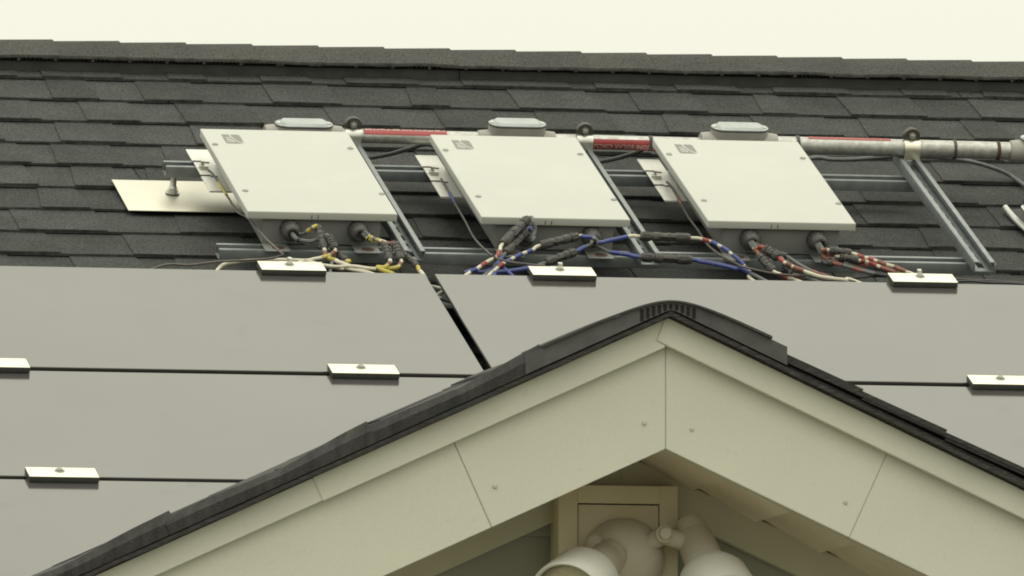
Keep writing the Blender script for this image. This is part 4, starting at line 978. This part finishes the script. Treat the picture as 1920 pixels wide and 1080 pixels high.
cable('loose_lead', 'thin black lead along the panel edge, right of the last clip', 'cable', [(0.7824, 0.0948, 0.0880), (0.8685, 0.1133, 0.0900), (0.9296, 0.1104, 0.0900), (1.0213, 0.1061, 0.0900), (1.0818, 0.1000, 0.0900), (1.1564, 0.0882, 0.0900), (1.3500, 0.0500, 0.0900)], 0.0024, M['cableblack'], (), (), 'thin black leads at the right', ())
cable('loose_lead', 'second thin black lead just below, right of the last clip', 'cable', [(1.0139, 0.0957, 0.0880), (1.0496, 0.0949, 0.0900), (1.0900, 0.0906, 0.0890), (1.1557, 0.0848, 0.0890), (1.3500, 0.0450, 0.0860)], 0.0024, M['cableblack'], (), (), 'thin black leads at the right', ())
cable('loose_lead', 'thick black lead rising from the strut to the thin conduit, left of middle box', 'cable', [(-0.0600, 0.7000, 0.0160), (0.0386, 0.9946, 0.0200), (0.0794, 0.9930, 0.0300), (0.1100, 0.9681, 0.0460), (0.1370, 0.9277, 0.0700), (0.1682, 0.9060, 0.0850), (0.2000, 0.8100, 0.0900)], 0.0044, M['cableblack'], (), (), 'black leads under the conduit', ())
cable('loose_lead', 'thick black lead rising from the strut to the thin conduit, left of right box', 'cable', [(0.3800, 0.7000, 0.0160), (0.4907, 0.9975, 0.0200), (0.5296, 0.9958, 0.0300), (0.5568, 0.9708, 0.0460), (0.5788, 0.9333, 0.0680), (0.6065, 0.9119, 0.0850), (0.6400, 0.8000, 0.0900)], 0.0044, M['cableblack'], (), (), 'black leads under the conduit', ())
cable('loose_lead', 'long dark lead sagging away under the thick conduit at the right', 'cable', [(0.7800, 0.7900, 0.0800), (0.9230, 0.9159, 0.0700), (0.9644, 0.9118, 0.0700), (1.0042, 0.9018, 0.0740), (1.0446, 0.8957, 0.0800), (1.0942, 0.8839, 0.0880), (1.1497, 0.8938, 0.0850), (1.2087, 0.9157, 0.0750), (1.2497, 0.9489, 0.0600), (1.2883, 0.9716, 0.0450), (1.3245, 0.9836, 0.0300), (1.3457, 0.9789, 0.0200), (1.3640, 0.9408, 0.0140), (1.3839, 0.8670, 0.0140), (1.3600, 0.6000, 0.0120)], 0.0042, M['cablegrey'], (), (), 'black leads under the conduit', ())
cable('ground_wire', 'bare ground wire with yellow tag at the left inverter plate', 'wire', [(-0.2997, 0.6975, 0.0885), (-0.2956, 0.6860, 0.0880), (-0.2932, 0.6524, 0.0870), (-0.2920, 0.6122, 0.0860), (-0.2915, 0.5460, 0.0880), (-0.2944, 0.4575, 0.0940), (-0.2953, 0.4086, 0.0980), (-0.2941, 0.3672, 0.1060), (-0.2902, 0.3288, 0.1110), (-0.2872, 0.2673, 0.1140), (-0.2838, 0.1867, 0.1180), (-0.2780, 0.1354, 0.1200), (-0.2736, 0.0940, 0.1220), (-0.2707, 0.0810, 0.1200), (-0.2882, 0.0916, 0.1100), (-0.3180, 0.0925, 0.1060), (-0.3561, 0.1023, 0.1000), (-0.3920, 0.1030, 0.0970), (-0.4415, 0.0993, 0.0910), (-0.4979, 0.0925, 0.0900), (-0.6200, -0.0300, 0.0800)], 0.0022, M['groundwire'], ((2.6, 4.0, M['tyellow']), ), (), 'bare ground wires of the inverter boxes', ())
cable('ground_wire', 'bare ground wire with blue tag at the middle inverter plate', 'wire', [(0.1468, 0.6767, 0.0885), (0.1474, 0.6582, 0.0880), (0.1469, 0.6177, 0.0870), (0.1461, 0.5709, 0.0870), (0.1422, 0.4881, 0.0900), (0.1381, 0.3893, 0.0940), (0.1317, 0.2847, 0.0990), (0.1312, 0.2265, 0.1030), (0.1323, 0.1816, 0.1070), (0.1344, 0.1369, 0.1110), (0.1377, 0.1083, 0.1140), (0.1460, 0.0897, 0.1160), (0.1644, 0.0747, 0.1160), (0.1864, 0.0632, 0.1170), (0.2036, 0.0578, 0.1170), (0.2225, 0.0557, 0.1170)], 0.0022, M['groundwire'], ((2.6, 3.6, M['tblue']), ), (), 'bare ground wires of the inverter boxes', (9.6, ))
cable('ground_wire', 'bare ground wire with rust brown tag at the right inverter plate', 'wire', [(0.5884, 0.6855, 0.0885), (0.5909, 0.6671, 0.0880), (0.5922, 0.6333, 0.0870), (0.5900, 0.5829, 0.0870), (0.5874, 0.5362, 0.0880), (0.5825, 0.4599, 0.0910), (0.5808, 0.4041, 0.0940), (0.5795, 0.3550, 0.0970), (0.5747, 0.2474, 0.1030), (0.5831, 0.1765, 0.1060), (0.5926, 0.1447, 0.1070), (0.6015, 0.1194, 0.1080), (0.6131, 0.0974, 0.1080), (0.6563, 0.0862, 0.1020), (0.6981, 0.0880, 0.0970), (0.7815, 0.0922, 0.0920), (1.0000, 0.0000, 0.0850)], 0.0022, M['groundwire'], ((2.6, 3.9, M['tbrown']), ), (), 'bare ground wires of the inverter boxes', ())
